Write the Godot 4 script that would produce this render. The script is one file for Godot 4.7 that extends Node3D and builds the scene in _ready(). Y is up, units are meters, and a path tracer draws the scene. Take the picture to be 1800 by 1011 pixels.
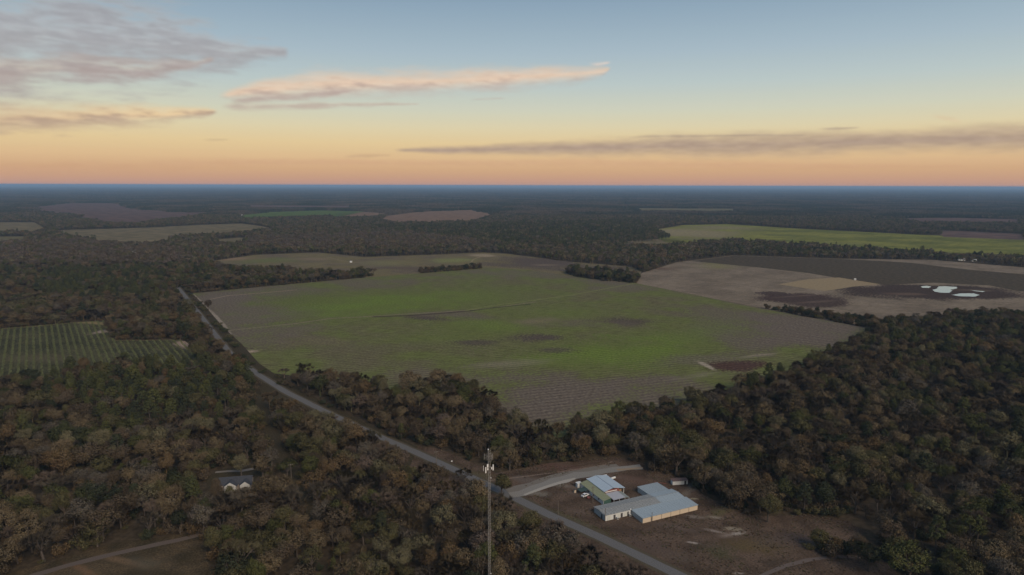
extends Node3D
# An evening view over farmland from about 150 metres up. x runs to the right, -z away from the camera, y up, metres.

var rng := RandomNumberGenerator.new()
var taken := {}
var foliage: StandardMaterial3D
var bark: StandardMaterial3D
var crop_leaf: StandardMaterial3D
var yard_edge: PackedVector2Array
var road_line: PackedVector2Array
var drive_line: PackedVector2Array
var tones := {}
var tree_meshes := {}
var mask := PackedByteArray()
var far_mask := PackedByteArray()
const MX := -2800.0
const MZ := -3600.0
const MS := 4.0
const MW := 1400
const MH := 900
const FS := 25.0
const FW := 1440
const FH := 720

func _ready() -> void:
	rng.seed = 7
	view_and_light()
	materials()
	land()
	grow_meshes()
	buildings()
	mast()
	poles()
	weeds(yard_edge, road_line, drive_line)
	woods()

# ---------------------------------------------------------------- camera, sky, sun
func view_and_light() -> void:
	var cam := Camera3D.new()
	cam.name = "camera"
	cam.fov = 2.0 * rad_to_deg(atan(505.5 / 1200.0))
	cam.near = 1.0
	cam.far = 250000.0
	cam.position = Vector3(0, 150, 0)
	cam.rotation = Vector3(deg_to_rad(-8.5), 0, deg_to_rad(0.15))
	add_child(cam)
	var env := Environment.new()
	env.background_mode = Environment.BG_SKY
	var sky := Sky.new()
	var pano := PanoramaSkyMaterial.new()
	pano.panorama = evening_sky()
	sky.sky_material = pano
	env.sky = sky
	env.tonemap_mode = Environment.TONE_MAPPER_LINEAR
	env.tonemap_exposure = 1.0
	env.background_energy_multiplier = 1.0
	env.fog_enabled = true
	env.fog_density = 0.00005
	env.fog_light_color = lin(0.44, 0.68, 1.0)
	env.sdfgi_enabled = true
	env.ssao_enabled = true
	env.ssil_enabled = true
	var we := WorldEnvironment.new()
	we.name = "environment"
	we.environment = env
	add_child(we)
	var sun := DirectionalLight3D.new()
	sun.name = "sun"
	sun.light_energy = 0.9
	sun.light_color = Color(1.0, 0.92, 0.82)
	sun.light_angular_distance = 34.0
	sun.shadow_enabled = true
	add_child(sun)
	sun.look_at_from_position(Vector3(0.45, 0.60, 0.66) * 100.0, Vector3.ZERO)

const SKY_EL := [-2.0, 0.0, 0.5, 1.2, 2.2, 3.4, 4.6, 6.0, 8.0, 10.5, 14.5, 22.0, 40.0, 90.0]
const SKY_C := [Vector3(187, 149, 137), Vector3(189, 150, 137), Vector3(198, 156, 132), Vector3(208, 168, 131), Vector3(220, 186, 143), Vector3(226, 201, 154), Vector3(221, 208, 172), Vector3(207, 208, 188), Vector3(187, 200, 199), Vector3(167, 186, 197), Vector3(138, 162, 182), Vector3(116, 144, 170), Vector3(98, 128, 160), Vector3(84, 114, 150)]

func sky_color(el: float) -> Vector3:
	for i in range(1, SKY_EL.size()):
		if el < SKY_EL[i]:
			var t: float = clampf((el - SKY_EL[i - 1]) / (SKY_EL[i] - SKY_EL[i - 1]), 0, 1)
			return SKY_C[i - 1].lerp(SKY_C[i], t)
	return SKY_C[SKY_C.size() - 1]

func evening_sky() -> ImageTexture:
	var w := 4096
	var h := 2048
	var px := w / 360.0
	var im := Image.create(w, h, false, Image.FORMAT_RGB8)
	for y in h:
		var c := sky_color(90.0 - (y + 0.5) / px)
		im.fill_rect(Rect2i(0, y, w, 1), Color(c.x / 255.0, c.y / 255.0, c.z / 255.0))
	var n := FastNoiseLite.new()
	n.seed = 3
	n.noise_type = FastNoiseLite.TYPE_SIMPLEX_SMOOTH
	n.fractal_octaves = 5
	n.frequency = 0.22
	# the same kind of thin evening cloud all round, outside the part of the sky that is drawn cloud by cloud
	for y in range(int((90.0 - 42.0) * px), int((90.0 - 2.5) * px), 2):
		var el := 90.0 - (y + 0.5) / px
		for x in range(0, w, 2):
			var az := (x + 0.5) / px - 180.0
			var away := maxf(smoothstep(38.0, 50.0, absf(az)), smoothstep(14.0, 19.0, el))
			if away <= 0.0:
				continue
			var v := n.get_noise_3d(cos(deg_to_rad(az)) * 12.0, el * 1.1, sin(deg_to_rad(az)) * 12.0)
			var a := smoothstep(0.12, 0.5, v) * 0.75 * away
			if a > 0.01:
				blend(im, x, y, 2, Vector3(176, 160, 154).lerp(Vector3(214, 182, 158), smoothstep(0.2, 0.6, n.get_noise_2d(az, el * 3.0) + 0.4)), a)
	#           spine as azimuth, height, half thickness; body, lit colour, opacity, how ragged, how far the lit edge reaches, its azimuth
	var clouds := [
		[[[-39.20, 9.09, 4.30], [-35.75, 9.46, 4.30], [-31.29, 10.11, 4.04], [-27.15, 9.92, 3.16], [-23.43, 9.76, 1.93], [-20.69, 9.68, 1.18], [-17.41, 9.92, 0.35]], Vector3(166, 160, 162), Vector3(192, 178, 172), 0.70, 0.8, -0.1, 99.0],
		[[[-39.42, 6.86, 1.14], [-35.95, 7.19, 1.05], [-32.14, 7.75, 0.88], [-27.65, 7.89, 0.79], [-24.65, 8.57, 0.44], [-22.69, 9.18, 0.13]], Vector3(176, 160, 155), Vector3(214, 178, 152), 0.75, 0.6, 0.1, 99.0],
		[[[-39.69, 3.95, 1.14], [-36.21, 4.22, 1.05], [-33.38, 4.45, 0.97], [-30.00, 4.78, 0.83], [-26.75, 5.02, 0.70], [-24.09, 5.26, 0.44], [-22.75, 5.45, 0.13]], Vector3(186, 160, 140), Vector3(240, 203, 156), 0.85, 0.5, -0.45, -26.0],
		[[[-22.84, 6.59, 0.22], [-19.19, 7.27, 0.88], [-15.38, 7.77, 1.14], [-9.20, 8.14, 1.05], [-2.35, 8.43, 0.97], [1.80, 8.70, 0.88], [5.01, 8.85, 0.70], [7.11, 9.00, 0.44], [8.01, 9.24, 0.13]], Vector3(202, 175, 160), Vector3(236, 202, 174), 0.85, 0.36, -0.9, -18.0],
		[[[-22.69, 5.86, 0.18], [-21.30, 5.84, 0.31], [-17.15, 6.04, 0.26], [-12.82, 6.31, 0.22], [-7.42, 6.47, 0.09]], Vector3(190, 172, 160), Vector3(214, 192, 172), 0.8, 0.6, 0.2, 99.0],
		[[[-22.07, 6.30, 0.13], [-18.80, 6.61, 0.35], [-15.41, 7.00, 0.31], [-12.79, 7.34, 0.13]], Vector3(184, 164, 156), Vector3(205, 182, 168), 0.7, 0.6, 0.2, 99.0],
		[[[5.91, 9.62, 0.13], [6.82, 9.56, 0.18], [8.00, 9.67, 0.09]], Vector3(228, 200, 184), Vector3(244, 214, 196), 0.7, 0.5, -0.5, 99.0],
		[[[-9.78, 2.81, 0.13], [-4.71, 2.86, 0.35], [1.38, 2.97, 0.57], [7.42, 3.10, 0.75], [13.74, 3.19, 0.92], [18.91, 3.16, 1.01], [23.38, 3.21, 0.97], [26.82, 3.21, 0.83], [30.41, 3.27, 0.88], [36.26, 3.22, 1.01], [40.81, 3.21, 1.14]], Vector3(170, 149, 136), Vector3(196, 168, 142), 0.88, 0.25, 0.7, 99.0],
		[[[9.23, 3.95, 0.04], [12.83, 3.95, 0.09], [18.03, 3.91, 0.09], [22.94, 3.84, 0.04]], Vector3(166, 148, 134), Vector3(190, 165, 142), 0.7, 0.4, 0.9, 99.0],
		[[[23.32, 4.21, 0.04], [24.86, 4.25, 0.09], [26.57, 4.23, 0.04]], Vector3(170, 152, 138), Vector3(190, 165, 142), 0.7, 0.4, 0.9, 99.0],
		[[[-13.83, 2.22, 0.09], [-12.05, 2.34, 0.18], [-9.79, 2.40, 0.09]], Vector3(196, 164, 132), Vector3(206, 172, 138), 0.6, 0.5, 0.9, 99.0],
		[[[-24.21, 3.32, 0.04], [-23.23, 3.35, 0.09], [-22.03, 3.38, 0.04]], Vector3(192, 168, 136), Vector3(192, 168, 136), 0.6, 0.4, 0.9, 99.0],
		[[[-3.74, 6.83, 0.04], [-2.36, 6.93, 0.09], [-0.50, 6.99, 0.04]], Vector3(190, 180, 170), Vector3(190, 180, 170), 0.6, 0.4, 0.9, 99.0],
		[[[30.55, 5.02, 0.04], [31.32, 4.79, 0.13], [32.17, 4.56, 0.18], [32.85, 4.41, 0.09]], Vector3(222, 200, 166), Vector3(232, 208, 170), 0.6, 0.6, 0.3, 99.0],
		[[[16.95, 5.32, 0.09], [17.37, 5.39, 0.13], [17.79, 5.47, 0.04]], Vector3(222, 206, 174), Vector3(226, 208, 176), 0.45, 0.6, 0.3, 99.0],
		[[[-39.97, 0.98, 0.35], [-29.90, 1.30, 0.44], [-21.51, 1.68, 0.35], [-15.60, 1.85, 0.26], [-6.58, 1.79, 0.26], [4.66, 1.87, 0.39], [18.15, 1.64, 0.35], [26.19, 1.49, 0.22], [33.26, 1.41, 0.09]], Vector3(203, 158, 130), Vector3(206, 162, 132), 0.28, 0.5, 0.9, 99.0],
	]
	for c in clouds:
		var sp: Array = c[0]
		var lo := 99.0
		var hi := -99.0
		for p in sp:
			lo = minf(lo, p[1] - p[2] * 1.9)
			hi = maxf(hi, p[1] + p[2] * 1.9)
		var first: float = sp[0][0]
		var last: float = sp[sp.size() - 1][0]
		for x in range(int((first + 180.0) * px), int((last + 180.0) * px) + 1):
			var az := (x + 0.5) / px - 180.0
			if az <= first or az >= last:
				continue
			var k := 1
			while sp[k][0] < az:
				k += 1
			var t: float = (az - sp[k - 1][0]) / (sp[k][0] - sp[k - 1][0])
			t = t * t * (3.0 - 2.0 * t) * 0.5 + t * 0.5
			var mid: float = lerpf(sp[k - 1][1], sp[k][1], t)
			var thick: float = lerpf(sp[k - 1][2], sp[k][2], t)
			for y in range(int((90.0 - hi) * px), int((90.0 - lo) * px) + 1):
				var el := 90.0 - (y + 0.5) / px
				if absf(el - mid) > thick * 1.9:
					continue
				var coarse := n.get_noise_2d(az * 0.8 + 40.0, el * 4.2)
				var fine := n.get_noise_2d(az * 2.2, el * 12.0 + 9.0)
				var d := (el - mid) / thick
				var r: float = absf(d) + c[4] * (coarse * 1.0 + fine * 0.45)
				var a: float = smoothstep(1.35, -0.15, r) * c[3] * smoothstep(0.0, 0.9, (last - az) * 2.0) * smoothstep(0.0, 1.5, (az - first) * 1.5)
				if a < 0.01:
					continue
				var lit: float = smoothstep(c[5], c[5] + 1.0, d + coarse * 0.9 + fine * 0.45)
				if c[6] < 90.0:
					lit *= smoothstep(-16.0, 0.0, az - c[6]) * 0.85 + 0.15
				blend(im, x, y, 1, c[1].lerp(c[2], lit) + Vector3.ONE * fine * 10.0, a)
	# the panorama's first column looks along -z
	var turned := Image.create(w, h, false, Image.FORMAT_RGB8)
	turned.blit_rect(im, Rect2i(w / 2, 0, w / 2, h), Vector2i(0, 0))
	turned.blit_rect(im, Rect2i(0, 0, w / 2, h), Vector2i(w / 2, 0))
	return ImageTexture.create_from_image(turned)

func blend(im: Image, x: int, y: int, size: int, c: Vector3, a: float) -> void:
	var was := im.get_pixel(x, y)
	var now := was.lerp(Color(c.x / 255.0, c.y / 255.0, c.z / 255.0), a)
	for j in size:
		for i in size:
			im.set_pixel(mini(x + i, im.get_width() - 1), mini(y + j, im.get_height() - 1), now)

# ---------------------------------------------------------------- small helpers
func lin(r: float, g: float, b: float) -> Color:
	return Color(r, g, b).linear_to_srgb()

func pv(flat: Array) -> PackedVector2Array:
	var out := PackedVector2Array()
	for i in range(0, flat.size(), 2):
		out.append(Vector2(flat[i], flat[i + 1]))
	return out

func named(called: String) -> String:
	var n: int = taken.get(called, 0)
	taken[called] = n + 1
	return called if n == 0 else "%s_%03d" % [called, n]

func thing(called: String, label: String, category: String, at := Vector3.ZERO, turn := 0.0, group := "") -> Node3D:
	var o := Node3D.new()
	o.name = named(called)
	add_child(o)
	o.position = at
	o.rotation.y = turn
	o.set_meta("label", label)
	o.set_meta("category", category)
	if group:
		o.set_meta("group", group)
	return o

func put(parent: Node3D, called: String, mesh: Mesh, m: Material, at := Vector3.ZERO, turn := Vector3.ZERO) -> MeshInstance3D:
	var o := MeshInstance3D.new()
	o.name = named(called) if parent == self else called
	o.mesh = mesh
	o.material_override = m
	parent.add_child(o, true)
	o.position = at
	o.rotation = turn
	return o

func structure(o: Node3D) -> void:
	o.set_meta("kind", "structure")

func plain(c: Color, rough := 0.85, metal := 0.0) -> StandardMaterial3D:
	var m := StandardMaterial3D.new()
	m.albedo_color = c
	m.roughness = rough
	m.metallic = metal
	return m

func ramp_noise(size: int, freq: float, octaves: int, lo: Color, hi: Color, sd: int) -> NoiseTexture2D:
	var n := FastNoiseLite.new()
	n.seed = sd
	n.frequency = freq
	n.fractal_octaves = octaves
	var t := NoiseTexture2D.new()
	t.width = size
	t.height = size
	t.seamless = true
	t.noise = n
	var g := Gradient.new()
	g.set_color(0, lo)
	g.set_color(1, hi)
	t.color_ramp = g
	return t

func grained(lo: Color, hi: Color, metres: float, rough := 0.9, freq := 0.02, sd := 1) -> StandardMaterial3D:
	var m := plain(Color.WHITE, rough)
	m.albedo_texture = ramp_noise(512, freq, 5, lo, hi, sd)
	m.uv1_triplanar = true
	m.uv1_world_triplanar = true
	m.uv1_scale = Vector3.ONE / metres
	m.metallic_specular = 0.0
	return m

func box(sx: float, sy: float, sz: float) -> BoxMesh:
	var b := BoxMesh.new()
	b.size = Vector3(sx, sy, sz)
	return b

func rod(r0: float, r1: float, h: float, sides := 8) -> CylinderMesh:
	var c := CylinderMesh.new()
	c.bottom_radius = r0
	c.top_radius = r1
	c.height = h
	c.radial_segments = sides
	c.rings = 1
	return c

# a solid given by corner points and quads or triangles
func solid(points: Array, faces: Array) -> ArrayMesh:
	var st := SurfaceTool.new()
	st.begin(Mesh.PRIMITIVE_TRIANGLES)
	st.set_smooth_group(-1)
	for f in faces:
		for k in range(1, f.size() - 1):
			for i in [0, k, k + 1]:
				st.add_vertex(points[f[i]])
	st.generate_normals()
	return st.commit()

# a roof sheet: four corners, with a thickness downwards
func sheet(a: Vector3, b: Vector3, c: Vector3, d: Vector3, thick := 0.08) -> ArrayMesh:
	var down := Vector3(0, -thick, 0)
	return solid([a, b, c, d, a + down, b + down, c + down, d + down], [[0, 1, 2, 3], [7, 6, 5, 4], [0, 4, 5, 1], [1, 5, 6, 2], [2, 6, 7, 3], [3, 7, 4, 0]])

func flat_poly(poly: PackedVector2Array, y: float, bounds := Rect2()) -> ArrayMesh:
	var st := SurfaceTool.new()
	st.begin(Mesh.PRIMITIVE_TRIANGLES)
	var idx := Geometry2D.triangulate_polygon(poly)
	for k in range(0, idx.size(), 3):
		var t := [poly[idx[k]], poly[idx[k + 1]], poly[idx[k + 2]]]
		if (t[1] - t[0]).cross(t[2] - t[0]) < 0.0:
			t = [t[0], t[2], t[1]]
		for p in t:
			st.set_normal(Vector3.UP)
			if bounds.size.x > 0.0:
				st.set_uv((p - bounds.position) / bounds.size)
			st.add_vertex(Vector3(p.x, y, p.y))
	return st.commit()

# a shoreline that wanders: each side cut up and its points pushed about
func ragged(poly: PackedVector2Array) -> PackedVector2Array:
	var out := PackedVector2Array()
	for i in poly.size():
		var a := poly[i]
		var b := poly[(i + 1) % poly.size()]
		var n := maxi(1, int(a.distance_to(b) / 3.5))
		var side := (b - a).normalized().orthogonal()
		for k in n:
			out.append(a.lerp(b, float(k) / n) + side * rng.randf_range(-1.3, 1.3) * (0.3 if k == 0 else 1.0))
	return out

# a strip of ground along a line, with edges that wander a little
func strip(line: PackedVector2Array, width: float, y: float, ragged := 0.0) -> ArrayMesh:
	var pts := PackedVector2Array()
	for i in line.size() - 1:
		var n := maxi(1, int(line[i].distance_to(line[i + 1]) / 6.0))
		for k in n:
			pts.append(line[i].lerp(line[i + 1], float(k) / n))
	pts.append(line[line.size() - 1])
	var st := SurfaceTool.new()
	st.begin(Mesh.PRIMITIVE_TRIANGLES)
	var run := 0.0
	var rows := []
	for i in pts.size():
		var d := (pts[mini(i + 1, pts.size() - 1)] - pts[maxi(i - 1, 0)]).normalized()
		var s := Vector2(-d.y, d.x)
		run += pts[i].distance_to(pts[i - 1]) if i > 0 else 0.0
		rows.append([pts[i] + s * (width / 2 + rng.randf_range(-ragged, ragged)), pts[i] - s * (width / 2 + rng.randf_range(-ragged, ragged)), run])
	for i in rows.size() - 1:
		var q := [rows[i][0], rows[i][1], rows[i + 1][1], rows[i + 1][0]]
		var uv := [Vector2(0, rows[i][2] / width), Vector2(1, rows[i][2] / width), Vector2(1, rows[i + 1][2] / width), Vector2(0, rows[i + 1][2] / width)]
		var order := [0, 1, 2, 0, 2, 3]
		if (q[1] - q[0]).cross(q[2] - q[0]) < 0.0:
			order = [0, 2, 1, 0, 3, 2]
		for k in order:
			st.set_normal(Vector3.UP)
			st.set_uv(uv[k])
			st.add_vertex(Vector3(q[k].x, y, q[k].y))
	return st.commit()

# ---------------------------------------------------------------- ground painting
# A colour map of a field: soil and crop mottling, drilled rows, patches and tracks, all in metres on the ground.
func painted(w: int, h: int, r: Rect2, lo: Vector3, hi: Vector3, coarse_m: float, fine_m: float, rows: Array, patches: Array, lines: Array, sd: int) -> StandardMaterial3D:
	var ppm := w / r.size.x
	var n := FastNoiseLite.new()
	n.seed = sd
	n.fractal_octaves = 4
	n.frequency = 1.0 / (coarse_m * ppm)
	var big := n.get_image(w, h, false, false, false).get_data()
	n.seed = sd + 1
	n.frequency = 1.0 / (fine_m * ppm)
	var small := n.get_image(w, h, false, false, false).get_data()
	var cr := PackedFloat32Array()
	var cg := PackedFloat32Array()
	var cb := PackedFloat32Array()
	cr.resize(w * h)
	cg.resize(w * h)
	cb.resize(w * h)
	var rf := PackedFloat32Array()
	rf.resize(w * h)
	rf.fill(1.0)
	var mx := r.size.x / w
	var mz := r.size.y / h
	var across := Vector2.ZERO
	var along := Vector2.ZERO
	var grain := 1.0 / n.frequency
	var amp := 0.0
	if rows.size():
		var dir := Vector2(rows[0], rows[1]).normalized()
		across = Vector2(-dir.y, dir.x) / float(rows[2])
		along = dir
		amp = rows[3]
	var i := 0
	for y in h:
		var z := r.position.y + (y + 0.5) * mz
		for x in w:
			var t := clampf((big[i] / 255.0 - 0.5) * 2.4 + 0.5, 0.0, 1.0)
			var sm := small[i] / 255.0 - 0.5
			if amp > 0.0:
				var wx := r.position.x + (x + 0.5) * mx
				sm = sm * 0.4 + n.get_noise_2d((wx * along.x + z * along.y) * 0.16 / fine_m * grain, (wx * across.x + z * across.y) * 3.0 * grain) * 0.4
			var f := 1.0 + sm * 1.5
			if amp > 0.0:
				var s := (r.position.x + (x + 0.5) * mx) * across.x + z * across.y + small[i] * 0.0004
				s = absf(s - floorf(s) - 0.5) * 2.0
				rf[i] = 1.0 + amp * (s * 2.0 - 1.0) * clampf(1.15 - t, 0.25, 1.0)
			cr[i] = lerpf(lo.x, hi.x, t) * f
			cg[i] = lerpf(lo.y, hi.y, t) * f
			cb[i] = lerpf(lo.z, hi.z, t) * f
			i += 1
	for p in patches:  # centre x z, half sizes, turn, colour, strength
		var reach := maxf(p[2], p[3]) * 1.5
		var c: Vector3 = p[5]
		var ct := cos(p[4])
		var sn := sin(p[4])
		for y in range(maxi(0, int((p[1] - reach - r.position.y) / mz)), mini(h, int((p[1] + reach - r.position.y) / mz))):
			for x in range(maxi(0, int((p[0] - reach - r.position.x) / mx)), mini(w, int((p[0] + reach - r.position.x) / mx))):
				var dx: float = r.position.x + x * mx - p[0]
				var dz: float = r.position.y + y * mz - p[1]
				var e := Vector2((dx * ct + dz * sn) / p[2], (dz * ct - dx * sn) / p[3]).length()
				i = y * w + x
				e += ((big[i] / 255.0 - 0.5) * 1.5 + (small[i] / 255.0 - 0.5) * 1.9) * (0.25 + p[7])
				if e < 1.0:
					var a: float = smoothstep(1.0, 1.0 - p[7], e) * p[6]
					var f := 1.0 + (small[i] / 255.0 - 0.5) * 1.3
					cr[i] = lerpf(cr[i], c.x * f, a)
					cg[i] = lerpf(cg[i], c.y * f, a)
					cb[i] = lerpf(cb[i], c.z * f, a)
	if amp > 0.0:
		for k in w * h:
			cr[k] *= rf[k]
			cg[k] *= rf[k]
			cb[k] *= rf[k]
	for l in lines:  # points, width, colour, strength
		var pts: PackedVector2Array = l[0]
		var c: Vector3 = l[2]
		for k in pts.size() - 1:
			var a0 := pts[k]
			var a1 := pts[k + 1]
			var m: float = l[1]
			for y in range(maxi(0, int((minf(a0.y, a1.y) - m - r.position.y) / mz)), mini(h, int((maxf(a0.y, a1.y) + m - r.position.y) / mz) + 1)):
				var zz := r.position.y + (y + 0.5) * mz
				for x in range(maxi(0, int((minf(a0.x, a1.x) - m - r.position.x) / mx)), mini(w, int((maxf(a0.x, a1.x) + m - r.position.x) / mx) + 1)):
					var q := Vector2(r.position.x + (x + 0.5) * mx, zz)
					var d := q.distance_to(Geometry2D.get_closest_point_to_segment(q, a0, a1)) / (m * 0.5)
					if d < 1.0:
						i = y * w + x
						var a: float = smoothstep(1.0, 0.5, d) * l[3] * clampf(small[i] / 255.0 * 1.8 - 0.1, 0.2, 1.0)
						cr[i] = lerpf(cr[i], c.x, a)
						cg[i] = lerpf(cg[i], c.y, a)
						cb[i] = lerpf(cb[i], c.z, a)
	var lut := PackedByteArray()
	lut.resize(1025)
	for k in 1025:
		lut[k] = int(round(Color(k / 1024.0, 0, 0).linear_to_srgb().r * 255.0))
	var bytes := PackedByteArray()
	bytes.resize(w * h * 3)
	for k in w * h:
		bytes[k * 3] = lut[clampi(int(cr[k] * 1024.0), 0, 1024)]
		bytes[k * 3 + 1] = lut[clampi(int(cg[k] * 1024.0), 0, 1024)]
		bytes[k * 3 + 2] = lut[clampi(int(cb[k] * 1024.0), 0, 1024)]
	var mat := plain(Color.WHITE, 0.95)
	mat.albedo_texture = ImageTexture.create_from_image(Image.create_from_data(w, h, false, Image.FORMAT_RGB8, bytes))
	mat.texture_repeat = false
	mat.metallic_specular = 0.0
	return mat

func fill(poly: PackedVector2Array, v: int) -> void:
	fill_in(mask, poly, v, MX, MZ, MS, MW, MH)
	fill_in(far_mask, poly, v, -FS * FW / 2, -FS * FH, FS, FW, FH)

# the same, only where woods stand
func fill_over(poly: PackedVector2Array, v: int) -> void:
	var before := mask.duplicate()
	fill(poly, v)
	for i in mask.size():
		if before[i] == 1:
			mask[i] = 1

func fill_in(m: PackedByteArray, poly: PackedVector2Array, v: int, x0: float, z0: float, s: float, w: int, h: int) -> void:
	var lo := INF
	var hi := -INF
	for p in poly:
		lo = minf(lo, p.y)
		hi = maxf(hi, p.y)
	for y in range(maxi(0, int((lo - z0) / s)), mini(h - 1, int((hi - z0) / s)) + 1):
		var z := z0 + (y + 0.5) * s
		var cuts := []
		for k in poly.size():
			var a := poly[k]
			var b := poly[(k + 1) % poly.size()]
			if (a.y <= z) != (b.y <= z):
				cuts.append(a.x + (z - a.y) / (b.y - a.y) * (b.x - a.x))
		cuts.sort()
		for k in range(0, cuts.size() - 1, 2):
			for x in range(maxi(0, int(ceil((cuts[k] - x0) / s - 0.5))), mini(w - 1, int(floor((cuts[k + 1] - x0) / s - 0.5))) + 1):
				m[y * w + x] = v

func at_mask(x: float, z: float) -> int:
	var i := int((x - MX) / MS)
	var j := int((z - MZ) / MS)
	if i < 0 or j < 0 or i >= MW or j >= MH:
		i = int((x + FS * FW / 2) / FS)
		j = int((z + FS * FH) / FS)
		return far_mask[j * FW + i] if i >= 0 and j >= 0 and i < FW and j < FH else 0
	return mask[j * MW + i]

# ---------------------------------------------------------------- land
func materials() -> void:
	foliage = plain(Color.WHITE, 0.9)
	foliage.vertex_color_use_as_albedo = true
	foliage.metallic_specular = 0.0
	crop_leaf = foliage.duplicate()
	crop_leaf.albedo_color = lin(0.125, 0.140, 0.066)
	bark = plain(lin(0.095, 0.078, 0.066), 0.95)
	bark.vertex_color_use_as_albedo = true
	bark.metallic_specular = 0.0
	for t in TONES:
		var m := foliage.duplicate()
		var c: Vector3 = TONES[t]
		m.albedo_color = lin(c.x, c.y, c.z)
		tones[t] = m

func field(called: String, poly: PackedVector2Array, m: Material, y := 0.06, clear := true, bounds := Rect2()) -> void:
	if clear:
		fill(poly, 1)
	structure(put(self, called, flat_poly(poly, y, bounds), m))

func land() -> void:
	mask.resize(MW * MH)
	far_mask.resize(FW * FH)
	# the ground as one sheet, in cells that grow towards the horizon
	var st := SurfaceTool.new()
	st.begin(Mesh.PRIMITIVE_TRIANGLES)
	var xs := [-90000.0, -45000.0, -22000.0, -11000.0, -5500.0, -2700.0, -1300.0, -600.0, -300.0, 0.0, 300.0, 600.0, 1300.0, 2700.0, 5500.0, 11000.0, 22000.0, 45000.0, 90000.0]
	var zs := [-90000.0, -45000.0, -22000.0, -11000.0, -5500.0, -2700.0, -1300.0, -600.0, -300.0, 0.0, 600.0, 3000.0]
	for j in zs.size() - 1:
		for i in xs.size() - 1:
			var q := [Vector3(xs[i], 0, zs[j]), Vector3(xs[i + 1], 0, zs[j]), Vector3(xs[i + 1], 0, zs[j + 1]), Vector3(xs[i], 0, zs[j + 1])]
			for k in [0, 1, 2, 0, 2, 3]:
				st.set_normal(Vector3.UP)
				st.add_vertex(q[k])
	var floor_mat := grained(lin(0.035, 0.028, 0.018), lin(0.085, 0.064, 0.044), 37.0, 0.95, 0.02, 4)
	structure(put(self, "ground", st.commit(), floor_mat))

	# far fields
	var rust := grained(lin(0.065, 0.045, 0.040), lin(0.15, 0.098, 0.084), 500.0, 0.95, 0.012, 11)
	var straw := grained(lin(0.09, 0.077, 0.045), lin(0.19, 0.15, 0.09), 330.0, 0.95, 0.012, 12)
	var olive := grained(lin(0.08, 0.072, 0.04), lin(0.16, 0.135, 0.075), 300.0, 0.95, 0.012, 13)
	var clay := grained(lin(0.11, 0.072, 0.05), lin(0.22, 0.145, 0.10), 330.0, 0.95, 0.012, 14)
	var sprout := grained(lin(0.05, 0.08, 0.025), lin(0.11, 0.14, 0.04), 330.0, 0.95, 0.012, 15)
	field("rust_field", pv([-3183, -4573, -3599, -5574, -3229, -5612, -2437.3, -4402, -1880.8, -3779, -1567.9, -3720, -1459.0, -3083, -1446.5, -2772.4, -1404.1, -2559.1, -1551.3, -2592.2, -1741.6, -2852.8, -1945.4, -2892.0, -1974.0, -3171, -2528.8, -3630]), rust, 0.5)
	field("straw_field", pv([-1499.6, -2251.2, -1266.3, -2415.2, -1191.7, -2558.2, -1058.8, -2680.4, -914.8, -2498.6, -798.0, -2309.1, -841.5, -2020.1, -957.9, -1921.8, -892.8, -1760.1, -885.2, -1606.0, -985.5, -1634.8, -1121.9, -1830.5, -1287.1, -1955.3]), straw, 0.3)
	field("straw_field", pv([-2162.3, -2709.7, -1901.0, -2722.5, -1547.9, -2278.5, -1442.6, -2062.0, -1662.3, -2079.3]), straw, 0.3)
	field("straw_field", pv([-1576.9, -1970.1, -1408.7, -1976.1, -1213.1, -1690.0, -1287.1, -1605.4]), olive, 0.3)
	field("sprout_field", pv([-1352.1, -3379, -1360.7, -3814, -1154.0, -4091, -848.8, -3933, -823.5, -3306, -981.8, -3111, -1146.4, -2936.6]), sprout, 0.5)
	field("clay_field", pv([-1017.5, -3605, -830.9, -3850, -633.1, -3629, -637.4, -3131, -789.3, -3065]), clay, 0.5)
	field("clay_field", pv([-564.2, -2924.3, -614.1, -3359, -525.7, -3955, -248.0, -4255, -74.0, -3523, -163.1, -2793.5, -433.8, -2606.7]), clay, 0.5)
	field("clay_field", pv([-820.1, -1890.4, -782.3, -1954.2, -687.1, -1915.3, -685.9, -1712.2, -735.3, -1710.6]), straw, 0.3)
	field("pale_field", pv([256.1, -1947.2, 361.3, -1972.0, 462.2, -1913.0, 493.0, -1739.3, 342.7, -1643.6, 253.6, -1690.3]), straw, 0.3)
	field("pale_field", pv([533.1, -4029, 853.1, -3964, 658.5, -3788]), olive, 0.5)
	field("straw_field", pv([-1164.9, -1547.8, -1081.8, -1577.9, -995.3, -1566.3, -896.9, -1410.5, -973.5, -1384.8, -1041.7, -1383.0]), olive, 0.3)
	field("clay_field", pv([1783.0, -3257, 2157.9, -3336, 2346.2, -3177, 2014.7, -2726.6, 1671.3, -2796.7]), rust, 0.5)
	field("clay_field", pv([848.3, -4664, 1523.1, -4602, 1282.5, -3873, 713.5, -3921]), olive, 0.5)
	field("clay_field", pv([-1977.7, -5079, -1162.6, -5009, -995.7, -4288, -1691.9, -4344]), rust, 0.5)
	field("straw_field", pv([-547.5, -1821.8, -413.2, -1904.1, -308.7, -1848.4, -352.4, -1622.3, -455.5, -1603.5]), olive, 0.3)
	field("straw_field", pv([1458.9, -2370.4, 1560.0, -2286.6, 1634.6, -2181.8, 1455.9, -1942.3, 1298.1, -2052.1]), rust, 0.5)
	var yr: Rect2
	yr = Rect2(450, -2900, 2500, 1600)
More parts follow.
